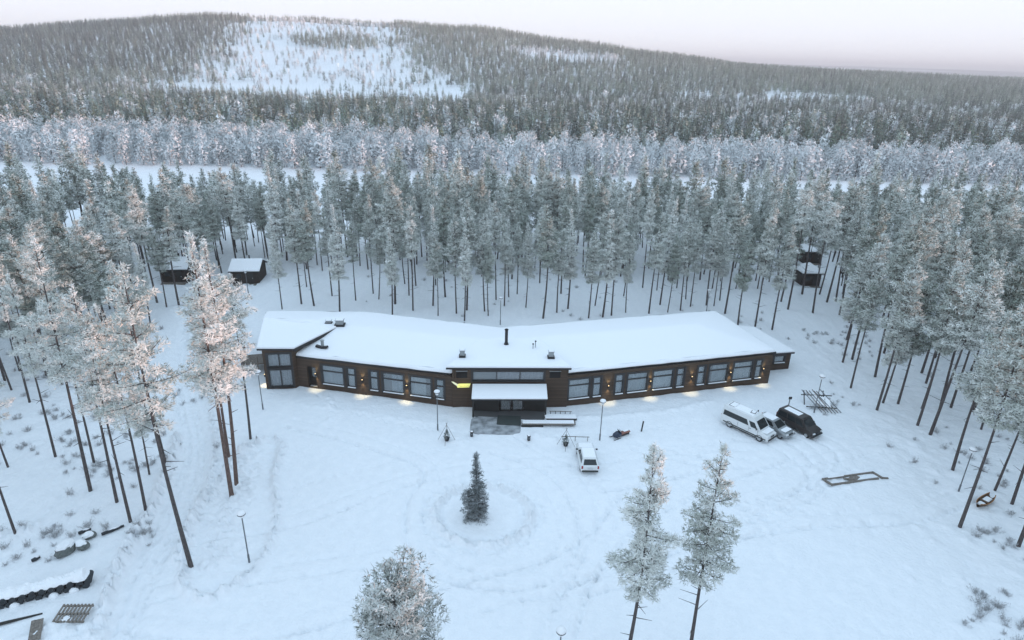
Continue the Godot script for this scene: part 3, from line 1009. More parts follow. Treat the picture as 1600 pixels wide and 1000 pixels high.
func wing_snow(o: Node, planes: Array) -> void:
	# the snow follows the roof planes, its creases softened
	var eq := []
	for pl in planes:
		var nn: Vector3 = (pl[1] - pl[0]).cross(pl[2] - pl[0]).normalized()
		if nn.y < 0.0: nn = -nn
		var flat := PackedVector2Array()
		for p in pl: flat.append(Vector2(p.x, p.z))
		eq.append([pl[0], nn, flat])
	var outline := PackedVector2Array([Vector2(-23.75, -62.42), Vector2(-6.2, -59.10), Vector2(-3.0, -60.2), Vector2(3.0, -60.5), Vector2(6.0, -59.90), Vector2(30.3, -66.61), Vector2(26.9, -78.95), Vector2(-1.28, -71.28), Vector2(-18.0, -75.1), Vector2(-31.0, -74.6), Vector2(-29.45, -69.4), Vector2(-20.6, -67.5)])
	var H0 := func(p: Vector2) -> float:
		var pick = null
		var near := 1e9
		for e in eq:
			if Geometry2D.is_point_in_polygon(p, e[2]):
				pick = e
				break
			for k in e[2].size():
				var q := Geometry2D.get_closest_point_to_segment(p, e[2][k], e[2][(k + 1) % e[2].size()])
				if q.distance_squared_to(p) < near:
					near = q.distance_squared_to(p)
					pick = e
		return pick[0].y - (pick[1].x * (p.x - pick[0].x) + pick[1].z * (p.y - pick[0].z)) / pick[1].y
	var H := func(p: Vector2) -> float:
		var sum := 0.0
		for k in [Vector2.ZERO, Vector2(0.4, 0.0), Vector2(-0.4, 0.0), Vector2(0, 0.4), Vector2(0, -0.4)]:
			sum += H0.call(p + k)
		return sum / 5.0
	var b := MB.new()
	var step := 0.8
	var inner := Geometry2D.offset_polygon(outline, -0.3)
	var rim := inner[0]
	var pts := PackedVector2Array(rim)
	# even points round the rim and inside it, joined by triangles
	var dense := PackedVector2Array()
	for i in rim.size():
		var a := rim[i]
		var c := rim[(i + 1) % rim.size()]
		var m := int(ceil(a.distance_to(c) / 1.2))
		for s in m: dense.append(a.lerp(c, s / float(m)))
	pts = dense.duplicate()
	var z := -83.0
	while z < -59.0:
		var x := -30.0
		while x < 33.0:
			var p := Vector2(x + 0.2 * sin(z * 7.0), z + 0.2 * sin(x * 5.0))
			if Geometry2D.is_point_in_polygon(p, rim):
				var ok := true
				for q in dense:
					if q.distance_squared_to(p) < 0.2: ok = false; break
				if ok: pts.append(p)
			x += step
		z += step
	var tris := Geometry2D.triangulate_delaunay(pts)
	var up := PackedVector3Array()
	for p in pts:
		up.append(Vector3(p.x, H.call(p) + 0.27 + 0.05 * fine.get_noise_2d(p.x * 0.5, p.y * 0.5) + 0.03 * fine.get_noise_2d(p.x * 2.0, p.y * 2.0), p.y))
	var norm := func(p: Vector2) -> Vector3:
		var e := 0.35
		return Vector3(H.call(p - Vector2(e, 0)) - H.call(p + Vector2(e, 0)), 2.0 * e, H.call(p - Vector2(0, e)) - H.call(p + Vector2(0, e))).normalized()
	var nn := PackedVector3Array()
	for p in pts: nn.append(norm.call(p))
	for k in range(0, tris.size(), 3):
		var i0 := tris[k]
		var i1 := tris[k + 1]
		var i2 := tris[k + 2]
		var cen := (pts[i0] + pts[i1] + pts[i2]) / 3.0
		if not Geometry2D.is_point_in_polygon(cen, rim): continue
		if (up[i1] - up[i0]).cross(up[i2] - up[i0]).y < 0.0:
			var sw := i1; i1 = i2; i2 = sw
		b.smooth(up[i0], nn[i0], up[i1], nn[i1], up[i2], nn[i2])
	# rounded edge down to the deck
	var out := PackedVector2Array()
	var cen0 := Vector2(0, -70)
	for i in dense.size():
		var t := (dense[(i + 1) % dense.size()] - dense[(i + dense.size() - 1) % dense.size()]).normalized()
		var side := Vector2(t.y, -t.x)
		if Geometry2D.is_point_in_polygon(dense[i] + side * 0.05, rim): side = -side
		out.append(side)
	for i in dense.size():
		var j := (i + 1) % dense.size()
		var prof := [[0.0, 0.27], [0.15, 0.22], [0.27, 0.10], [0.28, 0.01]]
		for s in prof.size() - 1:
			var q := []
			for w in [[i, s], [i, s + 1], [j, s + 1], [j, s]]:
				var p: Vector2 = dense[w[0]] + out[w[0]] * prof[w[1]][0] * (1.0 + 0.35 * fine.get_noise_2d(dense[w[0]].x * 1.3, dense[w[0]].y * 1.3))
				q.append(Vector3(p.x, H.call(dense[w[0]]) + prof[w[1]][1] - (0.18 * prof[w[1]][0]), p.y))
			var kk: Vector3 = (q[1] - q[0]).cross(q[2] - q[0])
			if kk.dot(Vector3(out[i].x, 0.4, out[i].y)) < 0.0: b.quad(q[0], q[3], q[2], q[1])
			else: b.quad(q[0], q[1], q[2], q[3])
	part("snow_cover", b, M.snow, o)

func roof_box(at: Vector3, s: Vector3, label: String) -> void:
	var o := thing("roof_vent", label, "vent", at, 0.05)
	boxpart("curb", v3(0, s.y * 0.15, 0), v3(s.x * 1.12, s.y * 0.3, s.z * 1.12), M.black, o, Basis(), 0.02)
	boxpart("housing", v3(0, s.y * 0.58, 0), v3(s.x * 0.8, s.y * 0.55, s.z * 0.8), M.galv, o, Basis(), 0.02)
	boxpart("cap", v3(0, s.y * 0.89, 0), v3(s.x * 0.95, s.y * 0.06, s.z * 0.95), M.galv, o)
	boxpart("cap_snow", v3(0, s.y * 0.95, 0), v3(s.x * 0.85, s.y * 0.08, s.z * 0.85), M.snow, o, Basis(), 0.02)

func roof_pipe(at: Vector3, r: float, h: float, label: String) -> void:
	var o := thing("flue_pipe", label, "chimney", at)
	var b := MB.new()
	b.tube([v3(0, -0.1, 0), v3(0, h, 0)], [r, r], 12)
	part("pipe", b, M.black, o)
	var c := MB.new()
	c.tube([v3(0, h + 0.06, 0), v3(0, h + 0.12, 0), v3(0, h + 0.22, 0)], [r * 1.3, r * 1.3, 0.03], 12)
	part("cowl", c, M.black, o)
	var f := MB.new()
	f.tube([v3(0, 0.1, 0), v3(0, 0.32, 0)], [r * 1.6, r * 1.1], 12)
	part("collar", f, M.black, o)

# ---------------------------------------------------------------- vehicles
func section(z: float, y0: float, y1: float, w: float, wt: float) -> Array:
	var right := [Vector2(w * 0.88, y0), Vector2(w * 0.98, y0 + 0.1), Vector2(w, lerpf(y0, y1, 0.45)), Vector2(w, lerpf(y0, y1, 0.7)), Vector2(wt, y1 - 0.05), Vector2(wt - 0.09, y1)]
	var ring := []
	for p in right: ring.append(v3(p.x, p.y, z))
	for k in right.size(): ring.append(v3(-right[right.size() - 1 - k].x, right[right.size() - 1 - k].y, z))
	return ring

func sections(b: MB, secs: Array) -> void:
	for i in secs.size() - 1:
		var a: Array = secs[i]
		var c: Array = secs[i + 1]
		var m := Vector3.ZERO
		for p in a: m += p / a.size()
		for k in a.size():
			var j: int = (k + 1) % a.size()
			var nn: Vector3 = (a[j] - a[k]).cross(c[j] - a[k])
			if nn.dot((a[k] + a[j]) * 0.5 - m) > 0.0: b.quad(a[k], a[j], c[j], c[k])
			else: b.quad(a[k], c[k], c[j], a[j])
	for e in [[secs[0], -1.0], [secs[-1], 1.0]]:
		var r: Array = e[0]
		for k in range(1, r.size() - 1):
			var nn: Vector3 = (r[k] - r[0]).cross(r[k + 1] - r[0])
			if nn.z * e[1] > 0.0: b.tri(r[0], r[k], r[k + 1])
			else: b.tri(r[0], r[k + 1], r[k])

func pane_on(called: String, q: Array, u0: float, u1: float, t0: float, t1: float, parent: Node, m: Material) -> void:
	# a sheet of glass let into the face q (bottom-left, bottom-right, top-right, top-left seen from outside)
	var f := func(u: float, t: float) -> Vector3:
		return (q[0] as Vector3).lerp(q[1], u).lerp((q[3] as Vector3).lerp(q[2], u), t)
	var nn: Vector3 = (q[1] - q[0]).cross(q[3] - q[0]).normalized()
	var b := MB.new()
	var p := [f.call(u0, t0), f.call(u1, t0), f.call(u1, t1), f.call(u0, t1)]
	var o := []
	for k in p: o.append(k + nn * 0.014)
	b.quad(o[0], o[1], o[2], o[3])
	for k in 4:
		b.quad(p[k], p[(k + 1) % 4], o[(k + 1) % 4], o[k])
	part(called, b, m, parent)

func vehicle(called: String, label: String, category: String, at: Vector3, turn: float, s: Dictionary) -> Node3D:
	var o := thing(called, label, category, at, turn)
	o.scale = Vector3.ONE * s.get("size", 1.0)
	var secs := []
	for k in s.body: secs.append(section(k[0], k[1], k[2], k[3], k[3] - 0.05))
	var b := MB.new()
	sections(b, secs)
	# cabin: a tapered block with a slightly domed roof
	var c: Dictionary = s.cab
	var cs := []
	for k in [[c.zb0, c.zt0], [c.zb1, c.zt1]]:
		cs.append(k)
	var lo := [v3(-c.wb, c.y0, c.zb0), v3(c.wb, c.y0, c.zb0), v3(c.wb, c.y0, c.zb1), v3(-c.wb, c.y0, c.zb1)]
	var hi := [v3(-c.wt, c.y1, c.zt0), v3(c.wt, c.y1, c.zt0), v3(c.wt, c.y1, c.zt1), v3(-c.wt, c.y1, c.zt1)]
	var dome := [v3(-c.wt + 0.14, c.y1 + 0.06, c.zt0 + 0.16), v3(c.wt - 0.14, c.y1 + 0.06, c.zt0 + 0.16), v3(c.wt - 0.14, c.y1 + 0.06, c.zt1 - 0.14), v3(-c.wt + 0.14, c.y1 + 0.06, c.zt1 - 0.14)]
	b.loft([lo, hi, dome], false, true)
	part("body", b, s.paint, o)
	var faces := {"right": [lo[1], lo[2], hi[2], hi[1]], "left": [lo[3], lo[0], hi[0], hi[3]], "front": [lo[0], lo[1], hi[1], hi[0]], "rear": [lo[2], lo[3], hi[3], hi[2]]}
	# seen from outside the left-hand corner comes first
	faces.right = [lo[2], lo[1], hi[1], hi[2]]
	faces.left = [lo[0], lo[3], hi[3], hi[0]]
	faces.front = [lo[1], lo[0], hi[0], hi[1]]
	faces.rear = [lo[3], lo[2], hi[2], hi[3]]
	pane_on("windscreen", faces.front, 0.06, 0.94, 0.08, s.get("screen_top", 0.92), o, M.auto_glass)
	pane_on("rear_window", faces.rear, 0.1, 0.9, 0.15, 0.88, o, M.auto_glass)
	for w in s.side:
		pane_on("side_window", faces.right, 1.0 - w[1], 1.0 - w[0], w[2], w[3], o, M.auto_glass)
		pane_on("side_window", faces.left, w[0], w[1], w[2], w[3], o, M.auto_glass)
	for z in s.axles:
		for x in [-1.0, 1.0]:
			var w := holder("wheel", o, v3(x * (s.w - 0.12), s.wheel, z))
			var ty := MB.new()
			ty.tube([v3(-0.1, 0, 0), v3(-0.09, 0, 0), v3(0.09, 0, 0), v3(0.1, 0, 0)], [s.wheel * 0.9, s.wheel, s.wheel, s.wheel * 0.9], 16)
			part("tyre", ty, M.rubber, w)
			var ri := MB.new()
			ri.tube([v3(-0.112, 0, 0), v3(0.112, 0, 0)], [s.wheel * 0.6, s.wheel * 0.6], 12)
			part("rim", ri, M.metal, w)
	var f0: float = s.body[0][0]
	var r0: float = s.body[-1][0]
	for x in [-1.0, 1.0]:
		boxpart("headlight", v3(x * (s.w - 0.28), s.light_y, f0 + s.get("light_in", 0.06)), v3(0.36, 0.17, 0.14), M.lens, o, Basis(Vector3.UP, x * -0.25), 0.02)
		boxpart("tail_light", v3(x * (s.w - 0.14), s.tail_y, r0 - 0.03), v3(0.16, s.get("tail_h", 0.3), 0.1), M.red, o, Basis(), 0.02)
		boxpart("mirror", v3(x * (c.wb + 0.14), c.y0 + 0.12, c.zb0 + 0.42), v3(0.2, 0.16, 0.1), s.trim, o, Basis(), 0.02)
	boxpart("bumper", v3(0, s.body[0][1] + 0.16, f0 - 0.01), v3(s.w * 1.72, 0.2, 0.16), s.trim, o, Basis(), 0.03)
	boxpart("bumper", v3(0, s.body[-1][1] + 0.14, r0 + 0.01), v3(s.w * 1.72, 0.18, 0.14), s.trim, o, Basis(), 0.03)
	boxpart("number_plate", v3(0, s.tail_y - 0.12, r0 + 0.075), v3(0.5, 0.11, 0.02), M.lens, o)
	boxpart("grille", v3(0, s.light_y - 0.02, f0 - 0.005), v3(0.7, 0.14, 0.05), M.black, o)
	for k in s.get("snow", []):
		boxpart("snow_patch", k[0], k[1], M.snow, o, Basis(), 0.03)
	return o

func build_vehicles() -> void:
	var van := vehicle("minibus", "white high roofed minibus parked nearest the lodge beside a silver car", "van", on_ground(23.9, -55.6, -0.03), -2.43, {
		"size": 0.88, "w": 1.0, "wheel": 0.36, "light_y": 0.85, "tail_y": 1.1, "tail_h": 0.5, "paint": M.white_paint, "trim": M.trim, "axles": [-2.0, 1.75], "screen_top": 0.72,
		"body": [[-3.0, 0.38, 0.72, 0.84], [-2.9, 0.32, 0.98, 0.94], [-2.4, 0.3, 1.12, 0.99], [-1.85, 0.3, 1.3, 1.0], [2.7, 0.3, 1.34, 1.0], [2.95, 0.34, 1.34, 0.97]],
		"cab": {"zb0": -2.0, "zt0": -1.0, "zb1": 2.95, "zt1": 2.8, "y0": 1.28, "y1": 2.5, "wb": 0.96, "wt": 0.84},
		"side": [[0.07, 0.23, 0.05, 0.55], [0.29, 0.95, 0.06, 0.56]],
		"snow": [[v3(0.05, 2.57, 0.9), v3(1.2, 0.08, 3.2)], [v3(0, 1.2, -2.35), v3(1.5, 0.07, 0.7)]]})
	boxpart("roof_hatch", v3(0.1, 2.62, 2.0), v3(1.1, 0.07, 0.75), M.black, van, Basis(Vector3.UP, 0.06), 0.02)
	boxpart("hatch_snow", v3(0.16, 2.66, 1.93), v3(0.98, 0.08, 0.66), M.snow, van, Basis(Vector3.UP, 0.06), 0.02)
	boxpart("roof_vent", v3(-0.05, 2.62, -0.35), v3(0.62, 0.08, 0.55), M.black, van, Basis(Vector3.UP, 0.2), 0.02)
	boxpart("hatch_snow", v3(-0.02, 2.67, -0.38), v3(0.5, 0.08, 0.42), M.snow, van, Basis(Vector3.UP, 0.2), 0.02)
	boxpart("aerial", v3(-0.55, 2.72, -0.6), v3(0.06, 0.22, 0.12), M.black, van)
	for x in [-1.0, 1.0]:
		boxpart("sill_stripe", v3(x * 1.003, 0.56, -0.1), v3(0.02, 0.13, 5.3), M.trim, van)
		boxpart("side_skirt", v3(x * 0.97, 0.36, -0.12), v3(0.05, 0.14, 2.9), M.trim, van)
		for z in [-1.72, -0.62, 0.75]:
			boxpart("door_seam", v3(x * 1.002, 0.92, z), v3(0.012, 0.7, 0.02), M.trim, van)
		boxpart("door_handle", v3(x * 1.01, 1.12, -0.78), v3(0.03, 0.04, 0.18), M.trim, van)
		for z in [-2.0, 1.75]:
			var arch := MB.new()
			var ring0 := []
			var rr0 := []
			for q in 9:
				var aa := PI * q / 8.0
				ring0.append(v3(x * 0.985, 0.36 + 0.42 * sin(aa), z + 0.42 * cos(aa))); rr0.append(0.045)
			arch.tube(ring0, rr0, 5)
			part("wheel_arch", arch, M.trim, van)
	vehicle("hatchback", "small silver hatchback parked between white minibus and dark van", "car", on_ground(26.55, -55.75, -0.03), -2.5, {
		"size": 0.94, "w": 0.86, "wheel": 0.31, "light_y": 0.66, "tail_y": 0.9, "paint": M.silver_paint, "trim": M.silver_paint, "axles": [-1.3, 1.25],
		"body": [[-2.0, 0.32, 0.58, 0.72], [-1.92, 0.26, 0.72, 0.82], [-1.5, 0.24, 0.84, 0.86], [-0.9, 0.24, 0.94, 0.86], [1.7, 0.24, 0.98, 0.86], [1.98, 0.3, 0.94, 0.8]],
		"cab": {"zb0": -0.95, "zt0": -0.2, "zb1": 1.93, "zt1": 1.5, "y0": 0.92, "y1": 1.44, "wb": 0.8, "wt": 0.62},
		"side": [[0.16, 0.48, 0.08, 0.82], [0.51, 0.86, 0.08, 0.82]],
		"snow": [[v3(0, 1.5, 0.65), v3(1.1, 0.05, 1.4)], [v3(0, 0.88, -1.35), v3(1.2, 0.05, 0.7)]]})
	vehicle("people_carrier", "dark brown box shaped people carrier, outermost of the three parked vehicles", "van", on_ground(29.25, -56.2, -0.03), -2.56, {
		"size": 0.88, "w": 0.97, "wheel": 0.34, "light_y": 0.8, "tail_y": 1.1, "tail_h": 0.45, "paint": M.brown_paint, "trim": M.trim, "axles": [-1.6, 1.4],
		"body": [[-2.4, 0.36, 0.7, 0.82], [-2.3, 0.3, 0.92, 0.92], [-1.9, 0.28, 1.04, 0.96], [-1.4, 0.28, 1.12, 0.97], [2.2, 0.28, 1.16, 0.97], [2.42, 0.34, 1.16, 0.93]],
		"cab": {"zb0": -1.5, "zt0": -0.75, "zb1": 2.42, "zt1": 2.25, "y0": 1.1, "y1": 1.88, "wb": 0.93, "wt": 0.78},
		"side": [[0.10, 0.32, 0.06, 0.8], [0.35, 0.62, 0.06, 0.8], [0.65, 0.94, 0.06, 0.8]],
		"snow": [[v3(0.05, 1.94, 0.9), v3(0.9, 0.03, 1.9)]]})
	vehicle("estate_car", "white estate car standing alone on the yard, rear window bare", "car", on_ground(7.2, -49.5, -0.03), 0.03, {
		"size": 0.92, "w": 0.91, "wheel": 0.33, "light_y": 0.68, "tail_y": 0.86, "paint": M.white_paint, "trim": M.trim, "axles": [-1.4, 1.35],
		"body": [[-2.25, 0.34, 0.6, 0.76], [-2.15, 0.28, 0.76, 0.87], [-1.7, 0.26, 0.88, 0.91], [-0.95, 0.26, 0.98, 0.91], [1.9, 0.26, 1.0, 0.91], [2.2, 0.32, 0.96, 0.84]],
		"cab": {"zb0": -1.05, "zt0": -0.3, "zb1": 2.12, "zt1": 1.6, "y0": 0.96, "y1": 1.5, "wb": 0.85, "wt": 0.66},
		"side": [[0.15, 0.42, 0.08, 0.82], [0.45, 0.68, 0.08, 0.82], [0.7, 0.88, 0.1, 0.8]],
		"snow": [[v3(0, 1.56, 0.65), v3(1.2, 0.06, 1.7)], [v3(0, 0.94, -1.5), v3(1.4, 0.06, 0.9)], [v3(0.0, 1.22, -0.72), v3(1.2, 0.05, 0.1)]]})

# ---------------------------------------------------------------- yard furniture
func lamp_post(at: Vector3, label: String, h := 3.95) -> void:
	var o := thing("lamp_post", label, "street lamp", at, fmod(at.x, 1.0), "lamp posts round the yard")
	var b := MB.new()
	b.tube([v3(0, -0.3, 0), v3(0, 0.7, 0), v3(0, 0.72, 0), v3(0, h, 0)], [0.075, 0.075, 0.05, 0.042], 8)
	part("pole", b, M.pole, o)
	var n := MB.new()
	n.tube([v3(0, h, 0), v3(0, h + 0.05, 0), v3(0, h + 0.30, 0)], [0.05, 0.13, 0.2], 12, false)
	part("lamp_glass", n, M.frost_glass, o)
	var c := MB.new()
	c.tube([v3(0, h + 0.30, 0), v3(0, h + 0.34, 0), v3(0, h + 0.4, 0)], [0.29, 0.29, 0.08], 12)
	part("cap", c, M.black, o)
	var s := MB.new()
	s.ball(v3(0, h + 0.40, 0), v3(0.3, 0.16, 0.3), 12, 6)
	part("snow_cap", s, M.snow, o)

func pyramid_stand(at: Vector3, label: String) -> void:
	# slim poles leaned together over a small potted lantern
	var o := thing("pole_pyramid", label, "decoration", at, 0.3, "pole pyramids by the entrance")
	for k in 4:
		var a := TAU * k / 4.0 + 0.4
		var b := MB.new()
		b.tube([v3(cos(a) * 0.9, -0.1, sin(a) * 0.9), v3(0, 1.75, 0), v3(-cos(a) * 0.1, 1.95, -sin(a) * 0.1)], [0.018, 0.015, 0.012], 5)
		part("pole", b, M.planks, o)
	var p := MB.new()
	p.tube([v3(0, 0, 0), v3(0, 0.32, 0)], [0.2, 0.26], 10)
	part("pot", p, M.black, o)
	var r := RandomNumberGenerator.new()
	r.seed = 77
	var t := MB.new()
	for k in 40:
		t.col = Color(0.05, 0.08, 0.06).lerp(Color(0.5, 0.55, 0.58), clampf(r.randfn() * 0.2 + 0.25, 0, 1))
		var u := r.randf()
		var a := r.randf() * TAU
		tuft(t, r, v3(cos(a) * 0.26 * (1 - u), 0.32 + u * 0.75, sin(a) * 0.26 * (1 - u)), v3(cos(a), 0.2, sin(a)), 6, 0.16, 0.06)
	part("sapling", t, M.leaf, o)

func build_yard() -> void:
	lamp_post(on_ground(-7.02, -54.16), "snow capped lamp post in front of the lodge's left wing")
	lamp_post(on_ground(8.81, -53.19), "lamp post between the white estate car and the right wing")
	lamp_post(on_ground(32.3, -59.5), "lamp post beside the collapsed pole rack past the parked vans")
	lamp_post(on_ground(39.3, -46.4), "lamp post by the wooden boat at the wood's edge")
	lamp_post(on_ground(-18.4, -35.8), "lamp post on the snow island beside the drive")
	lamp_post(on_ground(-25.3, -57.1), "lamp post in front of the glazed tower")
	lamp_post(on_ground(-1.6, -81.6), "lamp post rising behind the middle of the lodge roof", 3.6)
	lamp_post(on_ground(28.5, -87.8), "lamp post under the pines behind the right wing", 3.4)
	lamp_post(on_ground(3.22, -26.7), "lamp post whose snowy head shows at the picture's bottom edge", 4.0)
	lamp_post(on_ground(-40.3, -91.5), "lamp post in front of the cabin nearest the lodge", 3.2)
	pyramid_stand(on_ground(-5.93, -52.3), "pole pyramid over a pot, by the lamp post on the tower side")
	pyramid_stand(on_ground(5.42, -52.0), "pole pyramid over a pot, behind the white estate car")
	for p in [[-3.62, -53.2, "squat black lantern at the corner of the cleared paving"], [1.91, -52.7, "squat black lantern in front of the ramp"]]:
		var l := thing("ground_lantern", p[2], "lantern", on_ground(p[0], p[1], -0.02), 0.2)
		boxpart("case", v3(0, 0.26, 0), v3(0.26, 0.46, 0.26), M.black, l, Basis(), 0.02)
		boxpart("glass", v3(0, 0.3, 0.134), v3(0.16, 0.24, 0.01), M.pane, l)
		boxpart("lid", v3(0, 0.52, 0), v3(0.32, 0.06, 0.32), M.black, l, Basis(), 0.015)
		boxpart("snow_cap", v3(0, 0.57, 0), v3(0.24, 0.05, 0.24), M.snow, l, Basis(), 0.015)
	# low wire fence by the white car
	var wf := thing("snow_rail", "thin low rail on short posts behind the white estate car", "rail", on_ground(6.4, -52.9))
	for k in 3: boxpart("post", v3(-1.2 + k * 1.2, 0.25, 0), v3(0.05, 0.6, 0.05), M.planks, wf)
	boxpart("rail", v3(0, 0.5, 0), v3(2.7, 0.05, 0.05), M.planks, wf)
	# cleared paving before the porch
	var pv := MB.new()
	var ring := []
	for k in 28:
		var a := TAU * k / 28.0
		var e := 0.42
		ring.append(v3(-1.35 + 2.55 * signf(cos(a)) * pow(absf(cos(a)), e), 0, -55.2 + 1.62 * signf(sin(a)) * pow(absf(sin(a)), e)))
	var top := []
	for p in ring: top.append(p + v3(0.05 * sin(p.x * 9.0), 0.10, 0.06 * sin(p.x * 5.0 + 1.0)))
	pv.slab(top, 0.2)
	var po := part("cleared_paving", pv, M.paving_wet, self)
	tag(po, "grey trampled paving cleared of snow before the porch", "paving", "", "structure")
	# snowmobile
	var sm := thing("snowmobile", "dark blue and orange snowmobile left on the snow", "snowmobile", on_ground(11.05, -54.0, -0.02), 2.1)
	sm.scale = Vector3.ONE * 0.72
	boxpart("track", v3(0, 0.24, 0.5), v3(0.42, 0.32, 1.5), M.rubber, sm, Basis(), 0.08)
	var tun := MB.new()
	sections(tun, [section(-0.35, 0.3, 0.62, 0.24, 0.2), section(0.2, 0.4, 0.72, 0.26, 0.2), section(1.0, 0.42, 0.68, 0.26, 0.2), section(1.3, 0.42, 0.56, 0.24, 0.2)])
	part("seat", tun, M.orange, sm)
	var hood := MB.new()
	sections(hood, [section(-1.45, 0.34, 0.44, 0.2, 0.16), section(-1.2, 0.28, 0.66, 0.4, 0.34), section(-0.7, 0.28, 0.86, 0.46, 0.36), section(-0.3, 0.3, 0.82, 0.36, 0.28)])
	part("hood", hood, M.navy, sm)
	boxpart("windshield", v3(0, 1.0, -0.55), v3(0.6, 0.38, 0.03), M.auto_glass, sm, Basis(Vector3.RIGHT, -0.5))
	var hb := MB.new()
	hb.tube([v3(-0.36, 0.98, -0.18), v3(0, 0.92, -0.28), v3(0.36, 0.98, -0.18)], [0.025, 0.03, 0.025], 6)
	part("handlebar", hb, M.black, sm)
	for x in [-1.0, 1.0]:
		var sk := MB.new()
		sk.tube([v3(x * 0.48, 0.06, -0.5), v3(x * 0.48, 0.06, -1.5), v3(x * 0.48, 0.2, -1.75)], [0.07, 0.07, 0.04], 5)
		sk.tube([v3(x * 0.46, 0.08, -1.0), v3(x * 0.25, 0.45, -0.9)], [0.03, 0.03], 5)
		part("ski", sk, M.black, sm)
	boxpart("snow_patch", v3(0, 0.72, 0.65), v3(0.36, 0.06, 0.8), M.snow, sm, Basis(), 0.02)
	# small marker post
	var mp := thing("marker_post", "short dark marker post behind the top of the tall pine", "post", on_ground(13.2, -54.9))
	boxpart("post", v3(0, 0.55, 0), v3(0.12, 1.3, 0.12), M.dark, mp, Basis(Vector3.BACK, -0.08), 0.01)
	boxpart("snow_cap", v3(0.1, 1.24, 0), v3(0.16, 0.09, 0.16), M.snow, mp, Basis(), 0.03)
	var tp := thing("marker_post", "thin pale sign post behind the dark people carrier", "post", on_ground(29.9, -60.4))
	boxpart("post", v3(0, 0.6, 0), v3(0.08, 1.4, 0.08), M.pole, tp)
	boxpart("plate", v3(0, 1.25, 0.06), v3(0.34, 0.3, 0.03), M.dark, tp)
	# collapsed rack of poles
	var rk := thing("pole_rack", "collapsed rack of snowy poles by the lamp post", "rack", on_ground(33.5, -60.8))
	var r := RandomNumberGenerator.new()
	r.seed = 8
	for k in 7:
		var b := MB.new()
		var x := -1.1 + k * 0.34
		b.tube([v3(x - 0.5 + r.randf() * 0.2, 0.95 + 0.25 * r.randf(), -1.7 + 0.25 * r.randf()), v3(x + 0.7, 0.06, 1.3 + r.randf() * 0.3)], [0.05, 0.045], 5)
		part("pole", b, M.planks if k % 2 else M.pole, rk)
	for z in [-1.2, 0.4]:
		var b := MB.new()
		b.tube([v3(-1.7, 0.75 - 0.35 * (z + 1.2), z), v3(1.5, 0.85 - 0.4 * (z + 1.2), z + 0.3)], [0.06, 0.06], 5)
		part("crossbar", b, M.dark, rk)
	for x in [-1.5, 0.6]:
		var b := MB.new()
		b.tube([v3(x, -0.1, -0.4), v3(x + 0.1, 1.2, -1.4)], [0.06, 0.05], 5)
		part("leg", b, M.dark, rk)
	for k in 3:
		boxpart("snow_patch", v3(-0.3 + k * 0.5, 0.62 - k * 0.06, -0.5 + k * 0.3), v3(0.5, 0.1, 1.3), M.snow, rk, Basis(Vector3.UP, -0.3) * Basis(Vector3.RIGHT, 0.3), 0.04)
	# timber frame lying on the snow
	var fr := thing("timber_frame", "long rectangular timber frame lying flat on the snow", "frame", on_ground(30.75, -47.85, 0.03), 0.235)
	for b in [[0.0, -0.42, 5.1, 0.0], [-0.1, 0.45, 4.9, 0.0]]:
		boxpart("beam", v3(b[0], 0.06, b[1]), v3(b[2], 0.16, 0.15), M.planks, fr, Basis(Vector3.UP, b[3]), 0.01)
	for x in [-2.6, 2.6]:
		boxpart("beam", v3(x, 0.06, 0.02), v3(0.16, 0.16, 1.05), M.planks, fr, Basis(Vector3.UP, 0.25), 0.01)
	boxpart("board", v3(0.1, 0.05, 0.0), v3(1.3, 0.05, 0.62), M.planks, fr, Basis(Vector3.UP, 0.5))
	boxpart("board", v3(-0.4, 0.1, 0.05), v3(1.0, 0.05, 0.2), M.planks, fr, Basis(Vector3.UP, -0.3))
	boxpart("beam", v3(2.9, 0.06, 0.5), v3(0.7, 0.12, 0.14), M.planks, fr, Basis(Vector3.UP, -0.3), 0.01)
	boxpart("snow_patch", v3(-1.4, 0.15, -0.42), v3(1.6, 0.05, 0.12), M.snow, fr, Basis(), 0.015)
	# wooden boat-shaped sledge
	var bo := thing("wooden_boat", "small brown wooden boat lying under the pines", "boat", on_ground(40.4, -44.75, 0.02), -1.0)
	var hull := MB.new()
	var hs := []
	for k in 9:
		var u := k / 8.0
		var w := 0.42 * pow(sin(lerpf(0.12, 0.94, u) * PI), 0.6)
		var z := lerpf(-1.25, 1.25, u)
		var rise := 0.16 * pow(absf(u - 0.5) * 2.0, 2.0)
		hs.append([v3(-w, 0.36 + rise, z), v3(-w * 0.8, 0.12 + rise, z), v3(-w * 0.3, rise * 0.8, z), v3(w * 0.3, rise * 0.8, z), v3(w * 0.8, 0.12 + rise, z), v3(w, 0.36 + rise, z)])
	for i in 8:
		for k in 5:
			hull.quad(hs[i][k], hs[i][k + 1], hs[i + 1][k + 1], hs[i + 1][k])
	part("hull", hull, M.boat, bo)
	for x in [0, 5]:
		var gu := MB.new()
		var line := []
		var rr := []
		for i in 9:
			line.append(hs[i][x]); rr.append(0.035)
		gu.tube(line, rr, 5)
		part("gunwale", gu, M.orange_wood, bo)
	boxpart("thwart", v3(0, 0.3, 0.1), v3(0.74, 0.04, 0.2), M.boat, bo)
	boxpart("snow_patch", v3(0, 0.26, -0.4), v3(0.5, 0.14, 0.9), M.snow, bo, Basis(), 0.05)
	boxpart("snow_patch", v3(0, 0.26, 0.65), v3(0.46, 0.14, 0.6), M.snow, bo, Basis(), 0.05)
	# stack of dark log rounds under lumpy snow, bottom left
	var st := thing("log_stack", "long dark stack under thick lumpy snow beside the drive", "stack", on_ground(-31.0, -32.45, -0.05), 0.43)
	var r4 := RandomNumberGenerator.new()
	r4.seed = 21
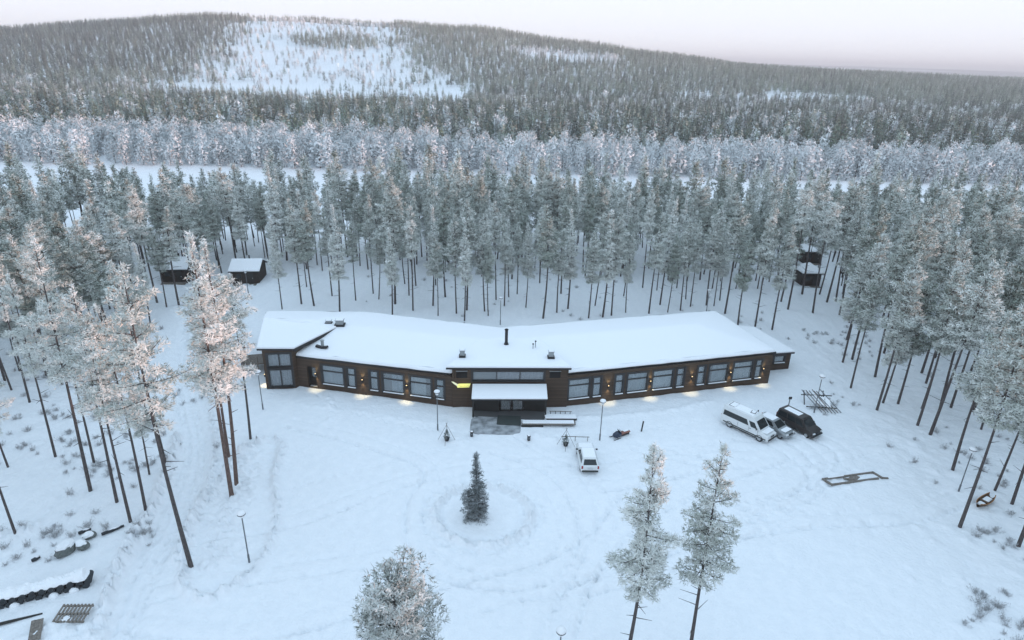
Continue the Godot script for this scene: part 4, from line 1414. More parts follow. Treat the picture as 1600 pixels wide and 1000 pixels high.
	for k in 11:
		var x := -2.7 + k * 0.53
		for row in 2:
			var b := MB.new()
			var y := 0.2 + row * 0.34
			var rad := r4.randf_range(0.2, 0.24)
			b.tube([v3(x + row * 0.2, y, -0.42), v3(x + row * 0.2, y, 0.42 + r4.randf() * 0.1)], [rad, rad * 0.96], 10)
			part("log", b, M.tarp, st)
	var sc := MB.new()   # the snow on the stack: one uneven lump
	var nu := 40
	var nv := 9
	var at := func(i: int, j: int) -> Vector3:
		var x := lerpf(-2.95, 2.95, i / float(nu))
		var e := minf(1.0, minf(i, nu - i) / 3.0)
		var t := PI * j / float(nv)
		var hh := (0.34 + 0.30 * fine.get_noise_2d(x * 1.3, 7.0) + 0.12 * fine.get_noise_2d(x * 3.0, 20.0 + j)) * e
		return v3(x, 0.66 + maxf(hh, 0.03) * sin(t), -0.12 - cos(t) * (0.52 + 0.14 * fine.get_noise_2d(x * 2.0, 3.0)))
	for i in nu:
		for j in nv:
			sc.quad(at.call(i, j), at.call(i, j + 1), at.call(i + 1, j + 1), at.call(i + 1, j))
	part("snow_cap", sc, M.snow, st)
	for x in [-1.4, 0.75, 1.9]:
		var b := MB.new()
		b.ball(v3(x, 0.08, 0.5), v3(0.3, 0.26, 0.25), 10, 6)
		part("snow_lump", b, M.snow, st)
	var pl := thing("wooden_pallet", "slatted grey pallet half sunk in the snow", "pallet", on_ground(-27.75, -30.75, 0.02), 0.05)
	var tilt := Basis(Vector3.RIGHT, 0.12)
	for k in 9:
		boxpart("slat", tilt * v3(-0.9 + k * 0.225, 0.18, 0), v3(0.12, 0.03, 1.35), M.planks, pl, tilt)
	for z in [-0.58, 0.0, 0.58]:
		boxpart("bearer", tilt * v3(0, 0.11, z), v3(1.95, 0.1, 0.09), M.planks, pl, tilt)
	var bp := thing("board_sheet", "pale grey board sheet lying in snow below the pallet", "board", on_ground(-29.15, -29.35, 0.04), 0.5)
	for k in 3:
		boxpart("board", v3(-0.22 + 0.22 * k, 0.03, 0.03 * k), v3(0.21, 0.05, 1.7), M.planks, bp, Basis(Vector3.RIGHT, 0.03))
	var pb := thing("half_buried_pole", "dark pole half buried in snow at the left edge", "pole", on_ground(-31.2, -30.2, 0.0), 0.4)
	var pm := MB.new()
	pm.tube([v3(-1.6, 0.06, 0), v3(-0.4, 0.12, 0.05), v3(1.5, 0.05, -0.05)], [0.1, 0.1, 0.05], 7)
	part("pole", pm, M.dark, pb)
	# boulders and logs by the left wood
	for q in [[-32.0, -36.35, 0.72, 0.42, "mossy grey boulder with a snow cap beside a shorter rock", 1], [-31.0, -36.9, 0.5, 0.3, "flat dark rock with a snow cap behind the boulder", 2], [-31.2, -38.0, 0.45, 0.26, "small rock beside scattered branches in the left wood", 3]]:
		var bl := thing("boulder", q[4], "rock", on_ground(q[0], q[1], 0.02), q[5] * 1.3)
		bl.scale = v3(1.0, 1.0, 1.0)
		for cap in 2:
			var b := MB.new()
			var seg := 12
			for i in 7:
				for k in seg:
					var c4 := []
					for w in [[i, k], [i + 1, k], [i + 1, k + 1], [i, k + 1]]:
						var thh: float = PI * w[0] / 7.0
						var ph: float = TAU * (w[1] % seg) / seg
						var dd := v3(sin(thh) * cos(ph), cos(thh), sin(thh) * sin(ph))
						var rr: float = 1.0 + 0.35 * fine.get_noise_3d(dd.x * 3.0 + q[5] * 40.0, dd.y * 3.0, dd.z * 3.0)
						c4.append(v3(dd.x * q[2] * rr, q[3] * (0.6 + dd.y * rr), dd.z * q[2] * 0.8 * rr) if cap == 0 else v3(0.12 + dd.x * q[2] * 0.88 * rr, q[3] * (1.25 + 0.75 * dd.y * rr), -0.06 + dd.z * q[2] * 0.7 * rr))
					b.quad(c4[0], c4[3], c4[2], c4[1])
			part("stone" if cap == 0 else "snow_cap", b, M.rock if cap == 0 else M.snow, bl)
	for q in [[-29.9, -38.7, 1.5, 0.72, "dark fallen log at the foot of the left pines"], [-31.9, -38.5, 0.8, 0.6, "short dark log lying behind the boulders"], [-33.6, -35.6, 0.5, 0.9, "short dark stick poking from snow left of the boulder"]]:
		var lg := thing("fallen_log", q[4], "log", on_ground(q[0], q[1], 0.02), q[3])
		var b := MB.new()
		b.tube([v3(-q[2] / 2 * 1.0, 0.08, 0), v3(0, 0.14, 0.06), v3(q[2] / 2, 0.1, 0)], [0.12, 0.14, 0.09], 8)
		part("log", b, M.tarp, lg)
		var sb := MB.new()
		sb.ball(v3(0.1, 0.24, 0.04), v3(q[2] * 0.3, 0.06, 0.1), 8, 5)
		part("snow_cap", sb, M.snow, lg)
	# cabins in the wood
	cabin(-53.6, -97.5, 0.12, 4.0, 4.6, "dark cabin between the other left cabins, half behind the pink topped pine")
	cabin(-42.6, -98.0, 0.12, 4.2, 4.6, "dark cabin nearest the lodge's tower")
	cabin(-70.5, -104.5, 0.2, 4.0, 4.4, "dark cabin farthest left, mostly behind pine crowns")
	cabin(-63.5, -93.5, 0.2, 3.6, 3.6, "low dark hut in front of the farthest left cabin")
	cabin(49.7, -103.6, 0.05, 3.1, 3.4, "small dark hut with pointed snow roof behind the right wing", true)
	cabin(55.5, -116.5, 0.05, 3.0, 3.2, "small hut behind another hut in the right wood", true)
	cabin(73.0, -104.0, 0.2, 3.4, 3.4, "dark hut deep among the right hand pines", true)

func cabin(x: float, z: float, turn: float, w: float, d: float, label: String, pointed := false) -> void:
	var o := thing("cabin", label, "cabin", on_ground(x, z), turn)
	var h := 2.3
	var b := MB.new()
	b.box(v3(0, h / 2 - 0.3, 0), v3(w, h + 0.6, d))
	if not pointed:
		for s in [-1.0, 1.0]:
			var a := v3(s * w / 2, h, d / 2)
			var c := v3(s * w / 2, h, -d / 2)
			var t := v3(s * w / 2, h + 1.0, 0)
			if s > 0: b.tri(a, c, t)
			else: b.tri(c, a, t)
	part("wall", b, M.cabin, o)
	var e := 0.3
	if pointed:
		var q := [v3(-w / 2 - e, h, -d / 2 - e), v3(w / 2 + e, h, -d / 2 - e), v3(w / 2 + e, h, d / 2 + e), v3(-w / 2 - e, h, d / 2 + e)]
		var t := [v3(-0.15, h + 1.1, -0.15), v3(0.15, h + 1.1, -0.15), v3(0.15, h + 1.1, 0.15), v3(-0.15, h + 1.1, 0.15)]
		var rb := MB.new()
		var q0 := []
		for p in q: q0.append(p - v3(0, 0.16, 0))
		rb.loft([q0, q, t], true, true)
		part("roof", rb, M.fascia, o)
		var sb := MB.new()
		var q1 := []
		var q2 := []
		var t2 := []
		for p in q:
			q1.append(p + v3(0, 0.01, 0)); q2.append(p * v3(0.97, 1, 0.97) + v3(0, 0.22, 0))
		for p in t: t2.append(p + v3(0, 0.2, 0))
		sb.loft([q1, q2, t2], true, true)
		part("snow_cover", sb, M.snow, o)
	else:
		for s in [-1.0, 1.0]:
			var q := [v3(-w / 2 - e, h - 0.12, s * (d / 2 + e)), v3(w / 2 + e, h - 0.12, s * (d / 2 + e)), v3(w / 2 + e, h + 1.08, 0), v3(-w / 2 - e, h + 1.08, 0)]
			var rb := MB.new()
			rb.slab(q, 0.14)
			part("roof", rb, M.fascia, o)
			snow_on(o, q, 0.2, 0.1)
		var ch := MB.new()
		ch.tube([v3(0.3, h + 0.7, -0.2), v3(0.3, h + 1.75, -0.2)], [0.11, 0.11], 8)
		part("flue", ch, M.black, o)
	var dr := holder("door", o, v3(w * 0.2, 0.05, d / 2 + 0.02))
	boxpart("leaf", v3(0, 0.95, 0.02), v3(0.85, 1.9, 0.05), M.dark, dr)
	boxpart("handle", v3(0.32, 0.95, 0.07), v3(0.04, 0.16, 0.05), M.metal, dr)
	var wn := holder("window", o, v3(-w * 0.22, 1.0, d / 2 + 0.02))
	boxpart("frame", v3(0, 0.35, 0.01), v3(0.8, 0.75, 0.05), M.dark, wn)
	boxpart("pane", v3(0, 0.35, 0.04), v3(0.66, 0.61, 0.015), M.auto_glass, wn)
	boxpart("step", v3(0, 0.02, d / 2 + 0.5), v3(w * 0.9, 0.16, 0.9), M.planks, o)

# ---------------------------------------------------------------- woods
const LEFT_PINES := [[-55.3, -61.8, 16.0, 14], [-53.2, -59.9, 15.5, 15], [-49.4, -57.3, 17.0, 16], [-40.6, -48.1, 17.0, 14], [-43.5, -46.3, 11.5, 15], [-36.7, -37.9, 15.0, 16], [-48.8, -61.4, 17.5, 15],
	[-34.6, -43.5, 21.5, 14], [-36.8, -47.5, 16.0, 16], [-31.6, -42.1, 18.5, 14], [-29.2, -39.8, 17.0, 16], [-28.7, -41.1, 17.5, 15], [-31.0, -45.9, 11.0, 2], [-35.1, -53.5, 16.0, 14], [-30.3, -47.3, 18.5, 15],
	[-22.3, -35.2, 22.0, 15], [-22.7, -43.1, 22.3, 6], [-25.3, -48.7, 17.5, 14], [-22.8, -44.4, 21.0, 6], [-24.5, -51.7, 16.0, 5]]
const LEFT_LABELS := ["pine with bare stem at the far left edge of the wood", "pine beside the leftmost bare stem in the left wood", "stout pine deep in the left wood above the second track", "pine standing in the bend of the second track",
	"low pine cut by the left edge of the picture", "pine whose stem foot stands by a frosted shrub at the left edge", "pine with twin dark stems foot near the left cabins' slope", "tallest broad pine of the left wood, tinged pink at the top",
	"slim pine behind the second track in the left wood", "pine right of the second track with high frosted crown", "pine whose stem ends by the dark fallen log", "pine with dark stem nearest the fallen log on the drive side",
	"thin young pine between the left wood and the drive", "pine behind the left wood's front row near the drive", "pine with rime speckled stem beside the drive bank", "lone pine standing in the drive with a long dark stem",
	"pink topped pine with reddish stem, front one of the trio by the drive", "reddish stemmed pine at the back of the trio by the drive", "reddish stemmed pine, right one of the trio by the drive", "slim pine with one sideways tuft beside the tower"]
const BELT := [-32.9, -85.0, -30.9, -87.4, -32.4, -94.8, -28.9, -86.9, -32.3, -103.1, -27.4, -91.1, -24.7, -85.1, -23.4, -89.4, -24.9, -104.7, -21.5, -92.7, -20.1, -90.1, -17.0, -84.3, -17.4, -88.7, -17.4, -97.5, -15.9, -92.3, -14.3, -85.8, -15.5, -96.6, -11.7, -88.0, -10.5, -84.2, -10.3, -92.0, -8.0, -85.4, -9.9, -102.5, -6.6, -82.3, -6.6, -86.6, -4.0, -86.4, -3.4, -84.6, -2.5, -91.0, -1.2, -88.9, -0.6, -92.7, -0.2, -101.4, -11.3, -107.4, -15.6, -110.8, -12.4, -97.3, -8.4, -100.8,
	0.7, -94.4, 2.0, -88.4, 4.4, -84.4, 4.4, -99.9, 6.5, -86.8, 8.2, -88.2, 7.6, -95.0, 12.2, -103.4, 10.9, -84.7, 12.4, -89.9, 13.0, -85.3, 14.3, -85.8, 16.6, -87.3, 17.4, -94.5, 21.1, -98.6, 20.0, -87.3, 22.4, -91.1, 23.2, -97.5, 22.9, -88.0, 24.9, -88.6, 26.9, -93.6, 26.8, -99.2, 26.9, -90.6, 29.4, -91.0, 33.3, -106.9, 30.6, -91.1, 32.7, -99.5, 32.2, -93.6, 31.3, -87.9, 31.8, -83.5, 34.2, -83.3]
const RIGHT_PINES := [36.2, -82.3, 41.6, -90.5, 41.9, -94.0, 44.8, -89.2, 46.6, -97.5, 49.1, -94.1, 49.5, -97.7, 50.6, -94.4, 48.6, -88.8, 41.3, -72.2, 45.3, -79.5, 39.1, -65.5, 42.9, -73.1, 48.6, -85.8, 43.3, -68.3, 48.0, -75.2, 39.5, -60.5, 41.0, -62.1, 42.6, -62.0, 49.8, -69.9, 48.6, -67.0, 44.8, -61.2, 46.5, -60.9, 48.1, -62.9, 48.1, -61.5, 55.8, -82.5, 50.3, -61.1,
	42.0, -57.3, 42.3, -55.6, 40.8, -49.6, 48.3, -56.9, 36.5, -41.8, 42.6, -46.6, 42.9, -44.9, 39.6, -39.6]

var kits := []
var lod_pine := []
var eye := Transform3D()

func make_trees() -> void:
	var green := Color(0.15, 0.20, 0.145)
	var rime := Color(0.87, 0.885, 0.85)
	var base := {"h": 15.0, "green": green, "rime": rime, "k": 13, "step": 0.32, "len": 0.27, "wide": 0.085, "r": 0.13, "snags": 6}
	var kinds := [
		{"kind": "pine", "frac": 0.56, "w": 1.7, "frost": 0.66},
		{"kind": "round", "frac": 0.46, "w": 2.0, "frost": 0.60},
		{"kind": "spire", "frac": 0.62, "w": 1.5, "frost": 0.80},
		{"kind": "pine", "frac": 0.48, "w": 1.85, "frost": 0.54, "miss": 0.26},
		{"kind": "pine", "frac": 0.60, "w": 1.9, "frost": 0.72},
		{"kind": "round", "frac": 0.30, "w": 1.4, "frost": 0.84, "miss": 0.25},
		{"kind": "spire", "frac": 0.56, "w": 1.5, "frost": 0.90, "whorl": 0.5, "fine": true},
		{"kind": "pine", "frac": 0.62, "w": 1.85, "frost": 0.78, "miss": 0.24, "fine": true},
		{"kind": "pine", "frac": 0.58, "w": 1.7, "frost": 0.66, "miss": 0.32, "droop": -0.25, "fine": true},
		# more of them for the wood, greener or whiter
		{"kind": "pine", "frac": 0.52, "w": 1.75, "frost": 0.46},
		{"kind": "spire", "frac": 0.50, "w": 1.65, "frost": 0.62},
		{"kind": "spire", "frac": 0.66, "w": 1.45, "frost": 0.90},
		{"kind": "pine", "frac": 0.46, "w": 1.8, "frost": 0.76, "miss": 0.2},
		{"kind": "pine", "frac": 0.58, "w": 1.75, "frost": 0.40},
		# open crowned ones for the left wood: boughs in tiers, stem showing through
		{"kind": "pine", "frac": 0.50, "w": 1.85, "frost": 0.86, "miss": 0.28, "whorl": 0.58, "fine": true},
		{"kind": "pine", "frac": 0.46, "w": 2.1, "frost": 0.70, "miss": 0.32, "whorl": 0.62, "fine": true},
		{"kind": "round", "frac": 0.44, "w": 1.75, "frost": 0.80, "miss": 0.32, "whorl": 0.58, "fine": true}]
	for i in kinds.size():
		var o := base.duplicate()
		if kinds[i].get("fine", false):
			o.merge({"k": 17, "step": 0.25, "len": 0.22, "wide": 0.06}, true)
		o.merge(kinds[i], true)
		kits.append(conifer(100 + i, o))
	for i in 7:
		var o := base.duplicate()
		o.merge(kinds[[0, 10, 2, 4, 9, 12, 13][i]], true)
		o.merge({"k": 6, "step": 0.55, "len": 0.5, "wide": 0.2, "snags": 0, "limbs": false, "sides": 4, "whorl": 0.6}, true)
		var k := conifer(300 + i, o)
		var st := SurfaceTool.new()
		st.begin(Mesh.PRIMITIVE_TRIANGLES)
		st.append_from(k[1], 0, Transform3D())
		# stem in the same mesh, coloured as bark
		var arr: Array = k[0].surface_get_arrays(0)
		var col := PackedColorArray()
		col.resize(arr[Mesh.ARRAY_VERTEX].size())
		col.fill(Color(0.07, 0.062, 0.06))
		arr[Mesh.ARRAY_COLOR] = col
		var am := ArrayMesh.new()
		am.add_surface_from_arrays(Mesh.PRIMITIVE_TRIANGLES, arr)
		st.append_from(am, 0, Transform3D())
		lod_pine.append(st.commit())

func in_view(p: Vector3) -> bool:
	var q := eye.affine_inverse() * p
	return q.z < -5.0 and absf(q.x / -q.z) < 0.83 and absf(q.y / -q.z) < 0.55

func build_near_woods() -> void:
	var r := RandomNumberGenerator.new()
	r.seed = 42
	var placed := []
	for k in LEFT_PINES.size():
		var t: Array = LEFT_PINES[k]
		tree("pine_tree", LEFT_LABELS[k], "pines of the left wood and the drive", kits[t[3]], on_ground(t[0], t[1], -0.05), t[2] / 15.0, r.randf() * TAU, 1.0 if k in [16, 17, 18] else r.randf_range(0.8, 0.95))
		if k in [16, 17, 18]:
			get_child(get_child_count() - 1).get_node("trunk").material_override = M.bark_red
		placed.append(Vector2(t[0], t[1]))
	tree("pine_tree", "tall frosted pine in the yard, the left one of two", "pair of pines at the bottom", kits[7], on_ground(7.45, -28.2, -0.05), 1.06, 0.6, 1.0)
	tree("pine_tree", "tall sparser pine in the yard, the right one of two", "pair of pines at the bottom", kits[8], on_ground(11.3, -28.4, -0.05), 1.04, 2.2, 1.0)
	var ranks := {}
	for k in range(0, BELT.size(), 2):
		var x: float = BELT[k]
		var z: float = BELT[k + 1]
		var lb := "frosted pine rising right behind the lodge's left wing" if x < -6.0 else ("frosted pine rising right behind the raised middle" if x < 7.0 else "frosted pine rising right behind the lodge's right wing")
		if z < -96.0:
			lb = "frosted pine in the second rank behind the lodge's " + ("left wing" if x < -4.0 else "right wing")
		var o := tree("pine_tree", lb, lb.replace("frosted pine", "pines"), kits[[2, 0, 4, 9, 12, 10, 11, 3, 13, 0, 1][(k / 2) % 11]], on_ground(x, z, -0.05), (13.8 + r.randfn() * 1.7 + smoothstep(-95.0, -106.0, z) * 0.8) / 15.0, r.randf() * TAU, r.randf_range(0.85, 1.15))
		placed.append(Vector2(x, z))
		ranks[lb] = ranks.get(lb, []) + [o]
	for k in range(0, RIGHT_PINES.size(), 2):
		var x: float = RIGHT_PINES[k]
		var z: float = RIGHT_PINES[k + 1]
		var lb := "pine near the small hut behind the right wing" if z < -80.0 else ("tall pine at the yard's right edge behind the parked vans" if z < -56.0 else "tall pine by the lamp post and boat")
		var o := tree("pine_tree", lb, lb.replace("pine ", "pines "), kits[5 if k in [2, 6] else [0, 4, 13, 3, 12, 10, 9, 1][(k / 2) % 8]], on_ground(x, z, -0.05), (16.6 + r.randfn() * 1.5) / 15.0, r.randf() * TAU, r.randf_range(0.9, 1.15))
		placed.append(Vector2(x, z))
		ranks[lb] = ranks.get(lb, []) + [o]
	var nth := ["first", "second", "third", "fourth", "fifth", "sixth", "seventh", "eighth", "ninth", "tenth", "eleventh", "twelfth", "thirteenth", "fourteenth", "fifteenth", "sixteenth", "seventeenth", "eighteenth", "nineteenth", "twentieth", "twenty-first", "twenty-second", "twenty-third", "twenty-fourth", "twenty-fifth"]
	for lb in ranks:
		var row: Array = ranks[lb]
		row.sort_custom(func(p, q): return p.position.x / p.position.z > q.position.x / q.position.z)
		for k in row.size():
			row[k].set_meta("label", "%s, %s trunk from the left" % [lb, nth[mini(k, 24)]])
	var spruce := conifer(55, {"h": 6.0, "green": Color(0.055, 0.075, 0.065), "rime": Color(0.62, 0.65, 0.68), "k": 9, "step": 0.2, "len": 0.22, "wide": 0.06, "r": 0.09, "frac": 0.97, "w": 1.05, "frost": 0.34, "kind": "spruce", "whorl": 0.24, "droop": -0.35, "lift": 0.7, "miss": 0.12, "inner": 0.15})
	tree("spruce_tree", "small dark spruce in the ploughed ring on the yard", "", spruce, on_ground(-2.43, -41.1, -0.03), 1.0, 0.4, 1.0, "spruce tree")
	var bigbush := conifer(91, {"h": 12.9, "green": Color(0.15, 0.185, 0.14), "rime": Color(0.82, 0.83, 0.81), "k": 15, "step": 0.25, "len": 0.24, "wide": 0.07, "r": 0.17, "frac": 0.5, "w": 2.45, "frost": 0.66, "kind": "dome", "lift": 1.25, "whorl": 0.36, "miss": 0.12})
	tree("pine_tree", "round crowned frosted pine at the bottom edge of the yard", "", bigbush, on_ground(-4.9, -20.9, -0.05), 1.0, 0.9, 1.0)
	# the rest of the wood on a jittered grid
	var cabins := v2s([-53.6, -97.5, -42.6, -98.0, -70.5, -104.5, -63.5, -93.5, 49.7, -103.6, 55.5, -116.5, 73.0, -104.0])
	var more := []
	var mass := []
	var step := 3.3
	var z := -140.0
	while z < 60.0:
		var x := -170.0
		while x < 330.0:
			var p := Vector2(x + r.randf_range(-1.5, 1.5), z + r.randf_range(-1.5, 1.5))
			var pick := r.randf()
			x += step
			var ok := false
			var q := p
			if q.y < -102.0 and q.x > -47.0 and q.x < 50.0:
				ok = q.y > (-124.0 if q.x < -25.0 else -137.0) and pick < 0.95
			elif q.x <= -47.0:
				ok = q.y > -124.0 and ((q.y < -62.0 and pick < (0.97 if q.y < -96.0 else 0.75)) or (q.y >= -62.0 and q.y < -20.0 and pick < 0.35 and q.x < -50.0))
				if absf(q.x + 50.0) < 5.0 and q.y > -93.0 and q.y < -80.0 and pick > 0.3: ok = false
			elif q.x > 36.0 and q.x <= 52.0:
				ok = (q.y < -98.0 and pick < 0.8) or (q.y > -38.0 and q.x > 44.0 and pick < 0.6)
			elif q.x > 52.0:
				ok = pick < (0.8 if q.x < 130.0 else 0.5)
			if not ok: continue
			for c in cabins:
				if c.distance_to(q) < 3.6 or (absf(c.x - q.x) < 2.6 and q.y > c.y and q.y - c.y < 9.0): ok = false
			for c in placed:
				if c.distance_squared_to(q) < 4.4: ok = false; break
			if not ok: continue
			var at := on_ground(q.x, q.y, -0.05)
			if in_view(at + Vector3(0, 11, 0)) and q.y < -36.0: more.append(q)
			else: mass.append(q)
		z += step
	more.sort_custom(func(a, b): return a.length_squared() < b.length_squared())
	var left_n := 300 - placed.size() - 3
	for k in more.size():
		var q: Vector2 = more[k]
		if k < left_n:
			var zone := "in the crowded wood round the left cabins" if q.x < -35.0 else ("in the rear ranks of the belt behind the lodge" if q.x < 40.0 else "in the crowded wood past the right huts")
			var look := r.randi() % 10
			var lb: String = ["medium frosted pine", "round crowned frosted pine", "narrow well rimed pine", "thin crowned greyish pine", "full crowned rimed pine", "slim greenish pine", "pointed grey green pine", "very white slender pine", "short crowned whitish pine", "greenest full crowned pine"][look] + " " + zone
			tree("pine_tree", lb, "pines " + zone, kits[[0, 1, 2, 3, 4, 9, 10, 11, 12, 13][look]], on_ground(q.x, q.y, -0.05), (13.3 + r.randfn() * 2.2) / 15.0, r.randf() * TAU, r.randf_range(0.85, 1.2) * (1.25 if q.x < -35.0 else 1.0))
		else:
			mass.append(q)
	var list := []
	for q in mass:
		var w := r.randf_range(0.85, 1.1)
		list.append([q.x, q.y, (12.7 + r.randfn() * 2.0) / 15.0, r.randi() % 7, Color(w, w, w)])
	scatter("pine_forest", "dense frosted pine forest closing round the lodge clearing", "forest", lod_pine, list)

func build_far_woods() -> void:
	var r := RandomNumberGenerator.new()
	r.seed = 9
	var white := Color(0.84, 0.87, 0.88)
	var grey := Color(0.30, 0.33, 0.33)
	var bir := []
	for i in 5:
		bir.append(far_tree(500 + i, 9.5, 2.5, 0.06, grey, white, 0.66 + 0.07 * i, true, 18, 18))
	var list := []
	var z := -252.0
	while z < -214.0:
		var x := -340.0
		while x < 800.0:
			var p := Vector2(x + r.randf_range(-1.3, 1.3), z + r.randf_range(-1.3, 1.3) - x * 0.02)
			if noise.get_noise_2d(p.x * 1.2, p.y * 1.2) > -0.42 and (p.x < -30.0 or p.y + p.x * 0.02 > -240.0):
				var w := r.randf_range(0.85, 1.1)
				list.append([p.x, p.y, r.randf_range(0.7, 1.25), r.randi() % 5, Color(w, w, w)])
			x += 4.1
		z += 4.1
	scatter("birch_thicket", "band of white rimed birches along the frozen river", "thicket", bir, list)
	# mixed forest on the plain and up the fell
	var dark := Color(0.045, 0.075, 0.05)
	var mid := Color(0.125, 0.18, 0.115)
	var rime := Color(0.68, 0.71, 0.69)
	var kinds := []
	for i in 3: kinds.append(far_tree(700 + i, 12.0, 1.9, 0.06, dark, rime, 0.05 + 0.10 * i, false, 13, 9))        # spruce
	for i in 3: kinds.append(far_tree(710 + i, 12.0, 2.2, 0.22, mid, rime, 0.12 + 0.18 * i, false, 11, 9))         # rimed pine
	for i in 3: kinds.append(far_tree(720 + i, 9.0, 2.3, 0.08, grey, white, 0.76, true, 11, 10))        # rimed birch
	for i in 2: kinds.append(far_tree(730 + i, 12.0, 2.3, 0.05, mid, rime, 0.18, true, 6, 7))           # far filler
	var plain_ := []
	var fell := []
	var open_slope := PackedVector2Array([Vector2(-470, -1240), Vector2(-225, -1240), Vector2(-134, -849), Vector2(-73, -712), Vector2(-103, -650), Vector2(-186, -585), Vector2(-300, -612), Vector2(-337, -734), Vector2(-372, -879)])
	z = -246.0
	while z > -2900.0:
		var near := -z < 620.0
		var step := 5.0 if near else (6.2 if -z < 1400.0 else 9.5)
		var half := -z * 0.86 + 40.0
		var x := -half
		while x < half + (450.0 if -z < 900.0 else 0.0):
			var p := Vector2(x + r.randf_range(-0.45, 0.45) * step, z + r.randf_range(-0.45, 0.45) * step)
			x += step
			var d := -p.y
			if d > 1360.0 and p.x < 150.0: continue      # behind the fell
			var n1 := noise.get_noise_2d(p.x * 0.35, p.y * 0.8)
			var n2 := noise.get_noise_2d(p.x * 0.9 + 500.0, p.y * 1.6)
			# open bogs on the plain, with a few stunted trees
			var bog := false
			if d > 520.0 + 60.0 * n1 and d < 660.0 + 60.0 * n1 and p.x > -330.0 - 60.0 * n2 and p.x < -45.0: bog = true
			if d > 640.0 + 60.0 * n1 and d < 700.0 + 80.0 * n1 and p.x > 150.0 and p.x < 360.0: bog = true
			if d > 1480.0 and d < 2000.0 and p.x > 820.0 and p.x < 1180.0 + 100.0 * n1: bog = true
			if bog and r.randf() > 0.07 + maxf(0.0, n2 * 0.5): continue
			if n2 < -0.52: continue
			var tint := r.randf_range(0.6, 1.25) * (1.0 + 0.5 * noise.get_noise_2d(p.x * 0.6 + 900.0, p.y * 1.8))
			var col := Color(tint, tint, tint)
			var s := r.randf_range(0.6, 1.2)
			if d > 430.0 and d < 600.0 and p.x < 420.0: s *= 0.75
			var v := 3 + r.randi() % 3
			if d < 620.0:
				if n1 > 0.0 or p.x > 60.0 + 200.0 * n2: v = r.randi() % 3 if r.randf() < 0.7 else v
				if r.randf() < 0.16 + 0.5 * maxf(0.0, n2): v = 6 + r.randi() % 3
				plain_.append([p.x, p.y, s, v, col])
			else:
				var pw := p + Vector2(noise.get_noise_2d(p.x * 1.4, p.y * 1.4 + 70.0) * 70.0, n2 * 60.0)
				if Geometry2D.is_point_in_polygon(pw, open_slope):
					var isle := pow((p.x + 238.0) / 55.0, 2.0) + pow((p.y + 922.0) / 48.0, 2.0) < 1.0 + n2
					if not isle:
						if r.randf() > 0.22: continue
						v = 6 + r.randi() % 3 if r.randf() < 0.75 else v
						s *= 0.9
				elif pow((p.x - 68.0) / 78.0, 2.0) + pow((p.y + 935.0) / 46.0, 2.0) < 1.0 + 1.2 * n2:
					if r.randf() > 0.3: continue
					v = 6 + r.randi() % 3
				elif p.x < -330.0 and d > 690.0:
					v = r.randi() % 3 if r.randf() < 0.75 else v
				elif n1 < -0.1 and r.randf() < 0.4:
					v = r.randi() % 3
				if d > 1400.0:
					v = 9 + r.randi() % 2
					s *= 1.25
				fell.append([p.x, p.y, s, v, col])
		z -= step
	scatter("plain_forest", "mixed spruce, pine and rimed birch forest on the plain beyond the river", "forest", kinds, plain_)
	scatter("fell_forest", "distant forest climbing the broad fell and reaching to the horizon", "forest", kinds, fell)

func build_undergrowth() -> void:
	var r := RandomNumberGenerator.new()
	r.seed = 31
	var kinds := []
	for i in 3:
		var b := MB.new()
		for k in 26:
			var a := r.randf() * TAU
			var foot := v3(cos(a), 0, sin(a)) * r.randf() * 0.25 - v3(0, 0.1, 0)
			var d := v3(r.randfn() * 0.5, 1.0, r.randfn() * 0.5).normalized() * r.randf_range(0.25, 0.7)
			b.col = Color(0.24, 0.22, 0.21).lerp(Color(0.75, 0.77, 0.79), 0.2 + r.randf() * 0.7)
			b.tube([foot, foot + d], [0.013, 0.005], 3, false)
			for q in 3:
				tuft(b, r, foot + d * r.randf_range(0.4, 1.0), d.normalized(), 2, 0.14, 0.03)
		kinds.append(b.mesh())
	var list := []
	for g in [[33.0, -31.0, 5.0, 34], [35.5, -33.5, 3.0, 18], [41.0, -37.5, 2.0, 16], [38.5, -40.0, 1.6, 10], [44.0, -50.0, 5.0, 30], [36.0, -62.0, 4.0, 14], [46.0, -78.0, 6.0, 40], [-42.0, -52.0, 7.0, 60], [-38.0, -58.0, 6.0, 40], [-33.0, -47.0, 4.0, 30], [-50.0, -66.0, 9.0, 90], [-33.0, -38.0, 3.0, 24], [-38.5, -36.5, 1.2, 10], [30.0, -87.0, 6.0, 16], [0.0, -90.0, 25.0, 40], [-28.0, -38.9, 1.2, 10]]:
		for k in g[3]:
			var p := Vector2(g[0] + r.randfn() * g[2] * 0.6, g[1] + r.randfn() * g[2] * 0.5)
			list.append([p.x, p.y, r.randf_range(0.45, 1.1), r.randi() % 3, Color(1, 1, 1)])
	scatter("undergrowth", "frosted twigs and dwarf shrubs poking through the snow", "undergrowth", kinds, list)

